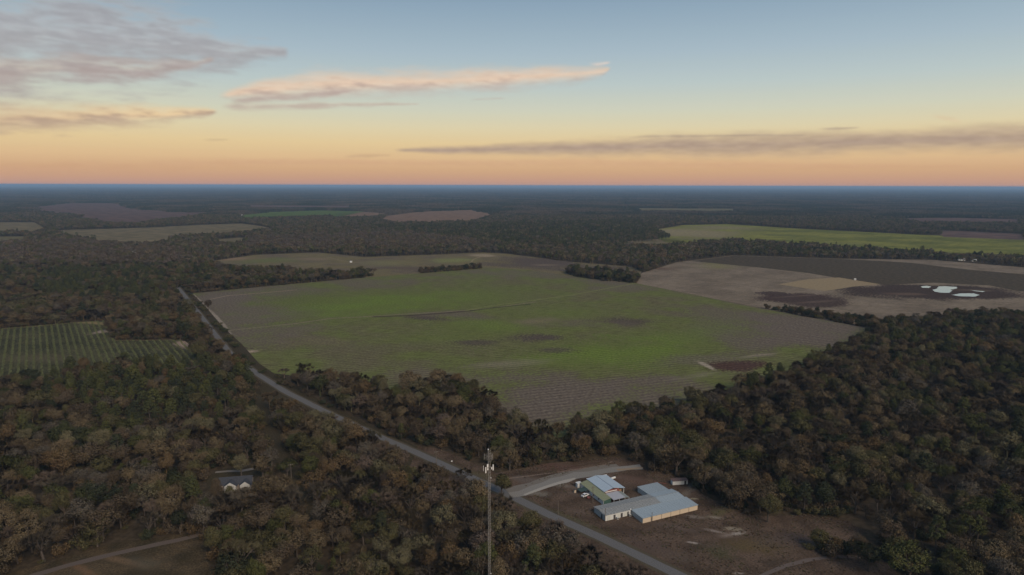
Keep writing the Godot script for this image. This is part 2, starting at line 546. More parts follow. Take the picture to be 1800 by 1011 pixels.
	var ym := painted(512, 512, yr, Vector3(0.10, 0.108, 0.030), Vector3(0.17, 0.17, 0.045), 260, 14, [0.8, -0.6, 14.0, 0.10], [
		[542.0, -2247.1, 260, 300, 0.0, Vector3(0.22, 0.18, 0.11), 0.85, 0.6], [769.5, -2502.8, 160, 160, 0.0, Vector3(0.20, 0.17, 0.10), 0.7, 0.6], [907.2, -1812.8, 90, 60, 0.0, Vector3(0.15, 0.15, 0.06), 0.6, 0.6]], [], 21)
	field("yellow_green_field", pv([513.2, -2393.6, 658.2, -2642.4, 861.5, -2730.5, 1016.9, -2446.6, 1263.3, -2168.1, 1475.5, -1967.3, 1636.7, -1799.8, 1198.3, -1313.6, 1052.0, -1398.0, 915.8, -1481.5, 800.6, -1654.8, 700.4, -1750.6, 592.3, -1823.2, 502.8, -1800.3, 411.4, -1828.1, 429.5, -2064.3]), ym, 0.3, true, yr)

	# brown fields, wet hollow and ponds to the right
	var br := Rect2(120, -1720, 1400, 1100)
	var bm := painted(1024, 800, br, Vector3(0.140, 0.112, 0.084), Vector3(0.190, 0.153, 0.114), 90, 4, [0.93, -0.36, 6.0, 0.05], [
		[382.0, -1283.5, 45, 55, 0.3, Vector3(0.17, 0.16, 0.07), 0.8, 0.7],
		[276.8, -1245.4, 35, 30, 0.3, Vector3(0.12, 0.075, 0.055), 0.6, 0.7],
		[602.8, -972.7, 132, 74, 0.0, Vector3(0.055, 0.04, 0.034), 1.0, 0.12],
		[553.6, -951.1, 40, 16, 0.1, Vector3(0.12, 0.085, 0.065), 0.8, 0.4],
		[667.6, -990.1, 40, 12, 0.1, Vector3(0.10, 0.075, 0.055), 0.7, 0.4],
		[387.9, -918.7, 60, 38, -0.55, Vector3(0.058, 0.038, 0.034), 0.95, 0.15],
		[404.6, -886.7, 56, 36, -0.55, Vector3(0.06, 0.042, 0.036), 0.95, 0.15],
		[369.9, -953.1, 30, 26, -0.4, Vector3(0.058, 0.04, 0.036), 0.95, 0.2],
		[397.9, -933.4, 40, 7, -0.35, Vector3(0.12, 0.09, 0.07), 0.8, 0.5],
		[404.6, -886.7, 44, 7, -0.35, Vector3(0.11, 0.08, 0.065), 0.8, 0.5],
	], [
		[pv([197.0, -1039.7, 242.0, -956.1, 306.7, -842.7, 345.3, -783.0]), 3.0, Vector3(0.08, 0.055, 0.045), 0.8],
	], 31)
	field("brown_field", pv([193.0, -1052.0, 225.6, -1178.4, 327.9, -1350.0, 485.4, -1488.2, 690.7, -1422.9, 870.5, -1405.2, 964.7, -1278.2, 1094.8, -1196.4, 682.1, -738.6, 574.8, -754.3, 522.3, -771.4, 438.8, -750.7, 389.7, -716.1, 305.2, -838.6]), bm, 0.06, true, br)
	var dark := grained(lin(0.046, 0.038, 0.027), lin(0.098, 0.078, 0.056), 90.0, 0.95, 0.02, 33)
	field("dark_field", pv([361.7, -1371.5, 483.4, -1482.0, 688.0, -1417.2, 792.1, -1350.8, 832.4, -1240.2, 978.3, -1066.5, 865.6, -941.1, 735.6, -980.4, 733.7, -1037.4, 664.5, -1067.1, 578.2, -1040.6, 555.7, -1065.1, 517.2, -1184.4, 456.9, -1267.0]), dark, 0.12, false)
	var stub := grained(lin(0.21, 0.165, 0.10), lin(0.28, 0.215, 0.135), 60.0, 0.95, 0.02, 34)
	field("stubble_field", pv([411.2, -1043.7, 482.4, -1103.2, 543.9, -1125.3, 570.9, -1046.6, 516.2, -1021.5, 452.4, -975.5]), stub, 0.16, false)
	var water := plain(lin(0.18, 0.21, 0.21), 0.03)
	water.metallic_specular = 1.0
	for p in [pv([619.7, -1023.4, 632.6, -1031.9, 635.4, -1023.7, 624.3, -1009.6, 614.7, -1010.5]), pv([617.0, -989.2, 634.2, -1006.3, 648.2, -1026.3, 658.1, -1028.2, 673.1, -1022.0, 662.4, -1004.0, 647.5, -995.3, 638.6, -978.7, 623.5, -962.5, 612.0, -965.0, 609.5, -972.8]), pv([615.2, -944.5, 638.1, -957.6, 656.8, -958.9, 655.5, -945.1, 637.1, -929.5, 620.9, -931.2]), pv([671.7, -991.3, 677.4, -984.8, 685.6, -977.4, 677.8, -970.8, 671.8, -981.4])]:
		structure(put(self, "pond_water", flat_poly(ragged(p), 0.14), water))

	# middle fields beyond the green one
	var mr := Rect2(-640, -1520, 900, 560)
	var mm := painted(768, 480, mr, Vector3(0.118, 0.094, 0.068), Vector3(0.142, 0.118, 0.062), 100, 4, [0.95, -0.3, 5.0, 0.06], [
		[-490.6, -1361.5, 80, 60, 0.0, Vector3(0.115, 0.125, 0.05), 0.9, 0.6], [-582.8, -1391.5, 70, 50, 0.0, Vector3(0.215, 0.15, 0.10), 0.9, 0.6], [-397.6, -1396.1, 60, 40, 0.0, Vector3(0.19, 0.145, 0.10), 0.7, 0.7],
		[-115.0, -1370.6, 60, 60, 0.2, Vector3(0.17, 0.18, 0.07), 0.85, 0.6], [-233.6, -1326.8, 70, 60, 0.0, Vector3(0.16, 0.15, 0.075), 0.7, 0.6], [-186.7, -1235.3, 60, 25, 0.2, Vector3(0.10, 0.075, 0.055), 0.7, 0.5], [-61.8, -1474.0, 35, 40, 0.0, Vector3(0.26, 0.21, 0.14), 0.9, 0.5],
		[55.8, -1333.6, 120, 100, 0.0, Vector3(0.088, 0.069, 0.058), 0.95, 0.4], [155.3, -1234.1, 90, 70, 0.0, Vector3(0.086, 0.067, 0.056), 0.95, 0.4], [65.0, -1295.0, 30, 14, 0.0, Vector3(0.17, 0.13, 0.095), 0.7, 0.6],
	], [
		[pv([-429.2, -1247.4, -371.8, -1304.0, -325.2, -1314.8, -291.1, -1335.4]), 4.0, Vector3(0.20, 0.17, 0.13), 0.9], [pv([-389.2, -1430.1, -343.2, -1365.1, -316.7, -1334.8, -270.8, -1346.1]), 3.5, Vector3(0.20, 0.17, 0.13), 0.8], [pv([-80.4, -1330.4, -79.5, -1392.9, -71.8, -1426.6, -61.8, -1474.0]), 5.0, Vector3(0.24, 0.19, 0.12), 0.9], [pv([-291.1, -1335.4, -214.6, -1423.0, -87.9, -1498.1]), 3.0, Vector3(0.17, 0.145, 0.10), 0.7],
	], 41)
	field("mixed_field", pv([-596.7, -1348.6, -555.0, -1473.4, -434.5, -1527.5, -311.8, -1432.0, -173.9, -1483.4, -64.5, -1537.4, -12.8, -1512.8, 113.4, -1355.2, 223.7, -1270.8, 230.1, -1202.4, 220.7, -1162.9, 193.0, -1052.0, 148.5, -1103.6, 96.2, -1145.4, -52.8, -1255.7, -161.2, -1162.7, -228.7, -1110.1, -243.0, -1112.6, -330.3, -1157.4, -410.2, -1163.9, -474.8, -1179.3, -527.6, -1221.7]), mm, 0.06, true, mr)

	# the large green field
	var gr := Rect2(-480, -1310, 900, 930)
	var green := Vector3(0.105, 0.122, 0.036)
	var lush := Vector3(0.116, 0.156, 0.034)
	var soil := Vector3(0.122, 0.099, 0.079)
	var wet := Vector3(0.078, 0.06, 0.052)
	var sand := Vector3(0.22, 0.185, 0.145)
	var gm := painted(1100, 1140, gr, Vector3(0.116, 0.106, 0.056), Vector3(0.112, 0.124, 0.043), 70, 3.2, [0.94, -0.34, 6.0, 0.22], [
		[44.9, -470.2, 130, 46, -0.34, soil, 0.95, 0.6], [300.4, -706.3, 150, 80, -0.5, soil, 0.95, 0.5], [260.7, -768.1, 70, 90, -0.5, soil, 0.7, 0.6], [-335.3, -946.4, 120, 90, 0.0, soil, 0.6, 0.6], [-138.4, -624.4, 120, 30, 0.0, Vector3(0.115, 0.10, 0.062), 0.6, 0.8], [-96.3, -563.0, 120, 26, 0.0, Vector3(0.115, 0.10, 0.062), 0.6, 0.8], [-323.3, -795.1, 130, 150, 0.0, soil, 0.9, 0.5], [-378.8, -897.0, 60, 130, 0.0, soil, 0.9, 0.5], [-255.7, -699.3, 90, 60, 0.0, soil, 0.7, 0.7], [-259.0, -646.6, 40, 50, 0.0, soil, 0.6, 0.7],
		[-200.7, -847.4, 115, 115, 0.2, lush, 0.95, 0.8], [-134.9, -887.2, 108, 101, 0.2, lush, 0.9, 0.8], [-281.3, -876.0, 60, 80, 0.2, green, 0.7, 0.7], [-46.9, -926.1, 94, 108, 0.0, lush, 0.45, 0.8],
		[-24.3, -716.8, 74, 54, 0.1, lush, 0.75, 0.8], [54.3, -800.5, 94, 68, 0.0, lush, 0.4, 0.8], [108.7, -605.0, 115, 68, -0.2, lush, 0.95, 0.8], [169.9, -664.1, 81, 57, 0.0, lush, 0.6, 0.8], [49.3, -573.9, 68, 32, 0.0, lush, 0.6, 0.8], [-67.5, -661.3, 68, 40, 0.0, lush, 0.35, 0.8], [232.6, -720.1, 61, 54, 0.0, lush, 0.35, 0.8],
		[28.6, -667.5, 34, 22, 0.0, wet, 0.95, 0.7], [36.9, -615.1, 24, 12, 0.0, wet, 0.7, 0.7], [-35.6, -644.3, 22, 12, 0.0, wet, 0.8, 0.7], [127.4, -749.7, 40, 26, 0.0, wet, 0.8, 0.7], [31.9, -748.5, 36, 22, 0.1, Vector3(0.19, 0.15, 0.105), 0.6, 0.7], [-97.0, -763.2, 30, 18, 0.2, wet, 0.9, 0.5], [-73.4, -787.8, 55, 26, 0.3, soil, 0.7, 0.6], [68.6, -733.1, 60, 26, 0.0, soil, 0.5, 0.7],
		[312.8, -736.3, 90, 70, -0.5, soil, 0.95, 0.5], [239.3, -652.4, 60, 44, -0.5, soil, 0.8, 0.6], [318.0, -678.9, 80, 46, -0.5, soil, 0.95, 0.5], [175.4, -585.1, 60, 26, -0.35, soil, 0.7, 0.6], [170.1, -1009.6, 70, 60, 0.2, soil, 0.6, 0.6], [-0.1, -1158.4, 120, 70, 0.0, soil, 0.55, 0.6], [-223.7, -1063.3, 90, 80, 0.0, soil, 0.6, 0.6], [148.5, -1103.6, 70, 80, 0.0, soil, 0.7, 0.6],
		[-9.5, -563.8, 60, 14, -0.2, sand, 0.45, 0.8], [41.9, -483.7, 70, 40, -0.3, soil, 0.85, 0.6], [0.2, -520.7, 60, 26, -0.3, soil, 0.8, 0.6], [19.5, -445.0, 60, 30, -0.3, soil, 0.9, 0.6], [111.3, -516.9, 50, 18, -0.4, soil, 0.85, 0.6], [150.5, -530.2, 30, 12, -0.4, sand, 0.5, 0.7], [-63.3, -528.2, 60, 20, 0.0, soil, 0.5, 0.6], [-182.1, -647.5, 40, 24, 0.0, Vector3(0.15, 0.12, 0.08), 0.4, 0.7],
		[192.3, -560.3, 36, 17, -0.3, Vector3(0.07, 0.042, 0.034), 1.0, 0.3], [164.3, -558.2, 3.5, 16, -0.2, Vector3(0.30, 0.255, 0.20), 0.9, 0.4], [219.2, -595.7, 30, 5, -0.4, sand, 0.6, 0.5],
		[-237.9, -605.5, 8, 7, 0.0, Vector3(0.28, 0.22, 0.17), 0.95, 0.5], [-250.8, -618.6, 14, 3, 0.2, Vector3(0.075, 0.055, 0.045), 0.8, 0.5],
	], [
		[pv([-297.7, -693.2, -266.8, -713.7, -236.3, -732.3, -206.7, -761.7, -170.2, -772.4, -133.3, -786.9, -75.0, -806.0, -28.0, -829.7, 29.7, -876.4]), 5.0, Vector3(0.19, 0.155, 0.11), 0.95],
		[pv([-157.2, -772.6, -119.0, -780.1, -74.4, -798.6, -48.2, -813.9]), 10.0, Vector3(0.06, 0.042, 0.034), 0.95], [pv([-48.2, -813.9, -21.1, -833.8, 21.9, -859.1]), 7.0, Vector3(0.045, 0.05, 0.025), 0.9],
		[pv([-55.1, -813.8, -28.6, -845.8, 30.1, -889.8, 87.1, -938.3, 163.4, -1021.1, 193.0, -1052.0]), 6.0, Vector3(0.17, 0.18, 0.07), 0.8],
		[pv([-399.4, -892.1, -388.6, -920.6, -351.2, -946.1, -311.8, -973.2]), 5.0, Vector3(0.26, 0.20, 0.14), 0.9],
		[pv([-440.9, -929.5, -408.3, -878.4, -377.3, -828.5, -342.3, -773.5, -311.6, -722.1, -283.6, -671.6]), 7.0, Vector3(0.28, 0.235, 0.19), 0.95],
		[pv([201.3, -1039.8, 258.0, -926.3, 305.2, -838.6, 347.4, -772.6, 385.1, -713.1]), 4.0, Vector3(0.11, 0.085, 0.07), 0.6],
	], 51)
	field("green_field", pv([-445.5, -939.5, -397.6, -982.6, -317.9, -1048.8, -230.2, -1117.1, -161.2, -1162.7, -52.8, -1255.7, 30.5, -1214.6, 96.2, -1145.4, 148.5, -1103.6, 193.0, -1052.0, 256.8, -936.1, 305.2, -838.6, 347.4, -772.6, 385.7, -713.1, 336.9, -648.8, 254.6, -562.1, 215.4, -523.9, 184.9, -500.8, 151.6, -476.0, 113.5, -453.5, 74.5, -430.5, 50.1, -411.8, 29.2, -392.7, 13.9, -395.6, 2.0, -420.5, -11.5, -452.4, -33.2, -486.2, -46.6, -495.3, -65.5, -493.6, -79.9, -477.3, -100.1, -486.0, -121.1, -504.6, -160.6, -521.0, -191.7, -533.2, -214.4, -563.4, -257.1, -634.6, -307.9, -713.2, -379.0, -832.5]), gm, 0.08, true, gr)

	# the striped crop field among the left woods
	var vr := Rect2(-760, -760, 500, 300)
	var vm := painted(1024, 614, vr, Vector3(0.046, 0.046, 0.027), Vector3(0.070, 0.066, 0.036), 40, 2.0, [-0.572, -0.82, 5.3, 0.15], [
		[-454.1, -732.5, 40, 10, 0.2, Vector3(0.20, 0.16, 0.08), 0.9, 0.5], [-420.7, -691.6, 8, 22, 0.4, Vector3(0.25, 0.20, 0.16), 0.9, 0.4], [-312.0, -636.3, 10, 22, -0.6, Vector3(0.27, 0.205, 0.16), 0.95, 0.4], [-416.1, -578.9, 50, 22, 0.0, Vector3(0.12, 0.10, 0.06), 0.5, 0.7],
	], [[pv([-387.8, -650.0, -354.7, -650.4, -327.3, -653.2]), 4.0, Vector3(0.23, 0.17, 0.10), 0.8], [pv([-544.4, -695.7, -509.4, -713.5, -480.8, -735.3]), 4.0, Vector3(0.20, 0.16, 0.08), 0.7]], 61)
	var crop := pv([-567.7, -673.5, -536.9, -701.5, -507.5, -719.6, -480.8, -735.3, -454.2, -745.2, -421.0, -697.3, -398.9, -662.5, -385.0, -650.0, -354.7, -650.4, -328.4, -653.2, -316.6, -645.9, -299.7, -624.8, -280.6, -592.4, -248.9, -530.6, -253.0, -513.8, -260.0, -497.1, -275.6, -482.9, -291.5, -478.2, -313.8, -481.0, -339.8, -501.6, -363.0, -504.3, -382.8, -495.9, -413.1, -486.1])
	field("striped_crop_field", crop, vm, 0.08, true, vr)

	crop_rows(crop, Vector2(-0.572, -0.82), 5.3)

	# the yard round the storage buildings, the bare strip beyond the gravel drive, the lower clearings
	var ar := Rect2(-70, -372, 330, 200)
	var litter := Vector3(0.085, 0.058, 0.042)
	var am := painted(1024, 620, ar, Vector3(0.058, 0.041, 0.030), Vector3(0.102, 0.072, 0.053), 16, 1.1, [], [
		[32.1, -345.9, 60, 7, 0.42, Vector3(0.10, 0.062, 0.048), 0.9, 0.4], [-5.6, -333.6, 22, 6, 0.35, Vector3(0.11, 0.075, 0.055), 0.8, 0.5], [11.9, -331.6, 14, 5, 0.3, Vector3(0.115, 0.095, 0.082), 0.8, 0.5],
		[10.1, -318.5, 9, 4, 0.2, Vector3(0.17, 0.15, 0.125), 0.8, 0.7], [24.8, -327.7, 16, 3.5, 0.45, Vector3(0.17, 0.145, 0.12), 0.8, 0.7], [48.0, -339.5, 18, 3.5, 0.35, Vector3(0.15, 0.12, 0.10), 0.7, 0.7], [31.6, -317.4, 9, 3, 0.4, Vector3(0.12, 0.095, 0.08), 0.6, 0.7], [30.7, -298.4, 10, 4, 0.4, Vector3(0.115, 0.085, 0.068), 0.6, 0.8], [71.3, -285.3, 14, 4, 0.4, Vector3(0.12, 0.09, 0.075), 0.6, 0.8], [81.8, -268.3, 12, 6, 0.4, Vector3(0.06, 0.045, 0.035), 0.6, 0.8], [65.8, -261.5, 12, 6, 0.4, Vector3(0.115, 0.088, 0.07), 0.5, 0.8], [107.9, -255.3, 12, 5, 0.2, Vector3(0.055, 0.042, 0.032), 0.6, 0.8],
		[85.8, -317.7, 20, 3.5, -0.9, Vector3(0.15, 0.125, 0.10), 0.7, 0.5], [88.0, -312.2, 3.2, 1.2, 0, Vector3(0.24, 0.21, 0.15), 0.9, 0.4], [92.8, -293.8, 5, 2.2, 0.2, Vector3(0.25, 0.215, 0.18), 0.8, 0.6], [85.0, -293.8, 6, 2, 0.2, Vector3(0.20, 0.165, 0.14), 0.7, 0.7], [97.9, -282.8, 5, 2.2, 0.1, Vector3(0.26, 0.22, 0.16), 0.9, 0.6], [97.9, -278.9, 7, 2.2, -0.25, Vector3(0.28, 0.245, 0.21), 0.9, 0.6], [90.6, -280.3, 8, 1.4, 0.45, Vector3(0.23, 0.19, 0.165), 0.8, 0.6], [93.7, -277.4, 6, 2.6, -0.2, Vector3(0.22, 0.18, 0.155), 0.8, 0.7], [76.7, -271.1, 3.6, 1.1, 0.3, Vector3(0.27, 0.23, 0.2), 0.9, 0.5], [88.5, -247.9, 3, 0.9, 0, Vector3(0.24, 0.2, 0.17), 0.9, 0.5],
		[103.4, -268.4, 18, 10, 0, Vector3(0.115, 0.085, 0.04), 0.6, 0.8], [86.4, -263.8, 9, 8, 0, Vector3(0.07, 0.068, 0.035), 0.6, 0.7], [58.2, -270.5, 14, 9, 0.3, Vector3(0.10, 0.072, 0.06), 0.5, 0.7], [98.2, -298.8, 14, 4, -0.6, Vector3(0.10, 0.09, 0.045), 0.7, 0.7], [122.1, -273.2, 20, 8, 0, Vector3(0.09, 0.068, 0.06), 0.6, 0.7], [-23.7, -341.2, 26, 6, 0.6, Vector3(0.08, 0.072, 0.038), 0.7, 0.6], [28.6, -290.2, 20, 3, 0.75, Vector3(0.085, 0.08, 0.045), 0.7, 0.6], [49.4, -261.4, 22, 3, 0.8, Vector3(0.08, 0.075, 0.042), 0.7, 0.6],
	], [
		[pv([-12.9, -331.5, 6.2, -337.1, 27.4, -343.7, 49.6, -352.0, 54.9, -356.7]), 1.6, Vector3(0.20, 0.15, 0.12), 0.8], [pv([-11.5, -334.9, 9.3, -341.4, 30.9, -348.9, 50.2, -356.7]), 1.2, Vector3(0.06, 0.04, 0.03), 0.9],
	], 71)
	yard_edge = pv([-54.2, -378.3, -42.4, -375.7, -15.0, -348.6, -8.1, -341.3, 18.9, -354.1, 50.9, -361.4, 57.6, -363.9, 71.7, -354.5, 78.6, -343.3, 86.3, -337.6, 92.0, -330.8, 94.3, -315.3, 104.4, -301.7, 115.2, -294.5, 136.8, -296.2, 152.6, -290.9, 155.1, -280.6, 144.2, -268.6, 152.6, -257.6, 151.3, -247.0, 145.3, -229.0, 78.8, -215.7, 58.2, -228.6, 47.1, -236.7, 29.5, -251.6, 26.8, -259.1, 20.5, -268.3, 13.8, -278.2, 5.3, -284.5, -3.6, -293.3, -13.2, -305.9, -29.0, -316.3, -42.9, -327.5, -54.9, -342.7])
	field("yard", yard_edge, am, 0.06, true, ar)
	var cr := Rect2(-260, -300, 160, 110)
	var cm := painted(512, 352, cr, Vector3(0.045, 0.036, 0.022), Vector3(0.082, 0.060, 0.036), 14, 1.0, [], [[-167.0, -248.3, 12, 3, 0.5, Vector3(0.16, 0.095, 0.055), 0.8, 0.6], [-158.1, -256.1, 16, 2.4, 0.35, Vector3(0.15, 0.10, 0.06), 0.7, 0.6], [-145.6, -254.1, 10, 5, 0.2, Vector3(0.10, 0.085, 0.06), 0.6, 0.7]], [], 81)
	field("lower_clearing", pv([-196.1, -245.4, -183.3, -256.0, -168.1, -269.4, -147.1, -275.6, -135.7, -278.6, -125.9, -262.8, -115.4, -242.6, -107.0, -227.9, -109.8, -211.9, -173.3, -211.6, -193.3, -227.5]), cm, 0.06, true, cr)
	var scrub := grained(lin(0.030, 0.026, 0.015), lin(0.070, 0.055, 0.036), 22.0, 0.95, 0.03, 82)  # scrub ground, its colour darkened to carry the deep shade in the cleared strip
	field("house_plot", pv([-158.1, -333.3, -155.6, -344.8, -141.2, -350.8, -133.4, -347.9, -125.2, -331.5, -121.7, -310.8, -122.6, -308.4, -134.3, -306.5, -144.2, -310.4]), scrub, 0.05)
	field("cleared_strip", pv([-193.3, -490.1, -183.5, -481.8, -155.2, -426.5, -132.5, -382.1, -109.8, -338.5, -93.8, -309.3, -85.9, -285.9, -89.7, -286.0, -102.5, -306.6, -123.0, -343.4, -147.4, -389.5, -167.8, -429.6]), scrub, 0.05)
	field("road_verge", pv([-574.7, -1131.9, -520.4, -1051.3, -452.6, -949.6, -377.3, -828.5, -306.6, -710.2, -256.2, -632.3, -221.1, -577.0, -176.7, -514.3, -136.7, -466.0, -109.0, -434.7, -85.1, -409.1, -54.1, -377.4, -51.5, -343.6, -77.2, -369.8, -93.6, -385.1, -114.9, -402.2, -149.2, -437.9, -186.9, -483.2, -219.3, -527.9, -254.8, -585.4, -340.3, -729.3, -425.0, -864.6, -530.5, -1033.6]), scrub, 0.05)

	# woods and hedges standing inside the cleared land: 2 pine, 3 low brush, 4 broadleaf again
	fill(pv([-161.2, -1162.7, -110.5, -1195.2, -50.0, -1238.3, -55.7, -1273.7, -114.3, -1236.9, -166.1, -1198.1]), 3)
	fill(pv([94.3, -1145.3, 144.9, -1076.7, 193.9, -1052.0, 211.9, -1125.9, 157.1, -1169.3, 101.3, -1207.8]), 8)
	fill(pv([-447.0, -949.7, -402.0, -993.7, -305.6, -1068.2, -231.6, -1124.3, -241.6, -1149.7, -283.3, -1123.2, -320.9, -1122.5, -362.9, -1136.1, -408.5, -1157.6, -472.5, -1171.8, -542.6, -1132.5, -539.3, -1090.3]), 8)
	fill(pv([308.8, -838.7, 343.8, -779.5, 372.6, -730.9, 388.1, -713.2, 431.7, -725.6, 457.7, -770.7, 416.1, -760.1, 382.0, -776.6, 345.5, -815.8]), 3)
	fill(pv([-552.3, -1103.8, -512.1, -1045.2, -440.9, -929.5, -370.4, -813.1, -301.8, -698.7, -252.4, -618.6, -251.3, -605.4, -304.2, -693.1, -370.1, -801.8, -451.8, -939.4, -533.2, -1070.4]), 6)
	fill(pv([-221.3, -561.7, -197.5, -535.3, -137.4, -468.7, -114.5, -441.5, -117.1, -436.9, -141.9, -463.4, -185.6, -514.2, -214.5, -543.7]), 6)
	fill(pv([-1285.6, -1710.4, -1184.7, -1819.9, -749.8, -1573.1, -605.3, -1243.5, -749.4, -1189.8, -874.0, -1155.7]), 7)
	fill(pv([-719.8, -1835.0, -581.6, -2051.5, -176.6, -2114.8, -40.2, -1592.9, -265.5, -1586.6, -445.8, -1567.6, -619.7, -1576.8]), 7)
	fill(pv([105.8, -268.4, 120.6, -269.4, 139.0, -267.7, 145.6, -261.9, 139.0, -258.0, 123.0, -264.0]), 3)
	fill(pv([-367.5, -542.2, -320.6, -525.8, -279.5, -543.1, -230.9, -561.6, -192.0, -495.9, -180.2, -443.4, -187.5, -415.5, -226.1, -400.1, -266.5, -414.9, -314.5, -467.2]), 2)
	fill(pv([-797.3, -1157.3, -659.3, -1208.1, -493.1, -1027.1, -472.3, -873.0, -569.0, -862.8, -666.8, -940.8]), 2)
	fill(pv([376.2, -679.6, 484.1, -771.1, 589.8, -772.5, 559.3, -656.1, 438.4, -568.4, 364.9, -567.6]), 5)
	fill(pv([-529.7, -2446.9, 526.7, -2886.3, 455.7, -1954.0, 133.3, -1597.8, -0.3, -1716.2, -360.0, -2158.8]), 2)
	fill(pv([481.4, -1475.9, 707.4, -1457.8, 891.2, -1439.2, 943.7, -1525.2, 782.9, -1615.9, 533.5, -1638.1]), 5)

	fill_over(pv([-206.9, -561.8, -141.2, -482.1, -69.6, -401.2, -21.5, -353.9, 12.7, -354.1, 51.3, -364.7, 72.1, -356.8, 90.0, -366.5, 65.2, -392.7, 34.3, -390.6, 0.2, -401.7, -38.3, -444.5, -83.0, -482.6, -156.2, -535.7]), 9)
	fill_over(pv([-173.7, -468.3, -127.2, -432.3, -63.7, -365.5, -10.9, -315.9, 15.6, -287.5, 22.4, -246.4, -30.7, -246.1, -78.9, -297.8, -108.4, -365.2]), 9)

	# roads
	var tar := grained(lin(0.085, 0.083, 0.084), lin(0.165, 0.16, 0.158), 9.0, 0.85, 0.03, 91)
	var road := pv([-759.0, -1420.7, -624.2, -1208.9, -553.5, -1096.8, -455.7, -934.3, -382.0, -812.9, -308.8, -690.2, -252.5, -596.9, -206.0, -533.5, -167.0, -484.7, -131.1, -446.1, -110.3, -424.6, -82.6, -396.3, -54.7, -369.7, -33.4, -348.5, -17.3, -332.2, -2.5, -317.2, 16.1, -296.7, 39.4, -274.2, 63.8, -247.8, 82.9, -228.0, 109.7, -198.7])
	road_line = road
	structure(put(self, "road", strip(road, 5.2, 0.12, 0.15), tar))
	tar.metallic_specular = 0.05
	tar.roughness = 1.0
	var verge := grained(lin(0.05, 0.045, 0.03), lin(0.115, 0.092, 0.066), 7.0, 0.95, 0.03, 92)
	structure(put(self, "road_shoulder", strip(road, 8.2, 0.10, 0.5), verge))
	var gravel := grained(lin(0.13, 0.122, 0.112), lin(0.28, 0.265, 0.24), 7.0, 0.95, 0.03, 93)
	drive_line = pv([-0.6, -315.3, 5.3, -317.2, 11.7, -323.7, 22.1, -331.7, 34.5, -338.7, 48.6, -343.8, 62.9, -348.4, 70.1, -349.2])
	structure(put(self, "gravel_drive", strip(drive_line, 6.2, 0.15, 1.0), gravel))
	structure(put(self, "gravel_apron", strip(pv([-1.7, -318.5, 4.5, -321.0, 11.7, -325.6, 25.3, -335.2, 42.5, -343.8, 58.4, -349.1]), 9.6, 0.145, 1.4), grained(lin(0.105, 0.092, 0.08), lin(0.21, 0.19, 0.165), 5.0, 0.95, 0.03, 193)))
	var pale := grained(lin(0.26, 0.24, 0.21), lin(0.36, 0.335, 0.30), 6.0, 0.95, 0.03, 94)
	structure(put(self, "sand_edge", strip(pv([6.4, -315.4, 13.0, -321.1, 22.8, -328.3, 33.2, -334.5]), 1.8, 0.19, 0.9), pale))
	structure(put(self, "sand_edge", strip(pv([56.3, -345.4, 64.3, -347.6, 70.6, -348.8]), 2.0, 0.19, 0.5), grained(lin(0.2, 0.155, 0.11), lin(0.28, 0.21, 0.15), 6.0, 0.95, 0.03, 95)))
	structure(put(self, "dirt_track", strip(pv([-196.0, -230.9, -184.9, -245.0, -176.3, -252.3, -163.1, -260.8, -148.4, -268.5, -136.9, -274.7, -131.6, -280.6]), 3.4, 0.13, 0.4), grained(lin(0.075, 0.060, 0.051), lin(0.15, 0.12, 0.102), 6.0, 0.95, 0.03, 96)))
	structure(put(self, "dirt_track", strip(pv([81.1, -235.7, 99.2, -247.1, 109.2, -252.8, 120.2, -257.5, 133.0, -260.1, 144.7, -260.2]), 2.2, 0.13, 0.3), grained(lin(0.085, 0.068, 0.06), lin(0.15, 0.12, 0.108), 6.0, 0.95, 0.03, 97)))
	structure(put(self, "house_drive", strip(pv([-156.1, -341.1, -150.2, -342.6, -142.9, -343.4, -137.7, -346.3]), 2.6, 0.12, 0.4), grained(lin(0.14, 0.125, 0.11), lin(0.2, 0.18, 0.16), 6.0, 0.95, 0.03, 98)))

# low leafy ridges along the drill lines of a crop
func crop_rows(poly: PackedVector2Array, dir: Vector2, apart: float) -> void:
	dir = dir.normalized()
	var side := Vector2(-dir.y, dir.x)
	var lo := INF
	var hi := -INF
	for p in poly:
		lo = minf(lo, p.dot(side))
		hi = maxf(hi, p.dot(side))
	var r := RandomNumberGenerator.new()
	r.seed = 5
	var l := Leaves.new()
	var at := lo + 1.0
	while at < hi:
		for run in Geometry2D.intersect_polyline_with_polygon(PackedVector2Array([side * at - dir * 2000.0, side * at + dir * 2000.0]), poly):
			var a: Vector2 = run[0]
			var b: Vector2 = run[1]
			var n := maxi(1, int(a.distance_to(b) / 2.2))
			for k in n:
				if r.randf() < 0.06:
					continue
				var p := a.lerp(b, (k + r.randf()) / n) + side * r.randf_range(-0.25, 0.25)
				var c := Vector3(p.x, 0.08, p.y)
				for q in 16:
					var o := on_ball(r)
					o.y = absf(o.y)
					l.leaf(c + Vector3(o.x * 1.0, o.y * 0.5, o.z * 1.0), o, r.randf_range(0.25, 0.45), shade(0.3, r), r)
		at += apart
	var o := put(self, "crop_rows", l.mesh(), crop_leaf)
	o.set_meta("kind", "stuff")
	o.set_meta("label", "parallel green crop rows in the striped field among the left woods")
	o.set_meta("category", "crop")

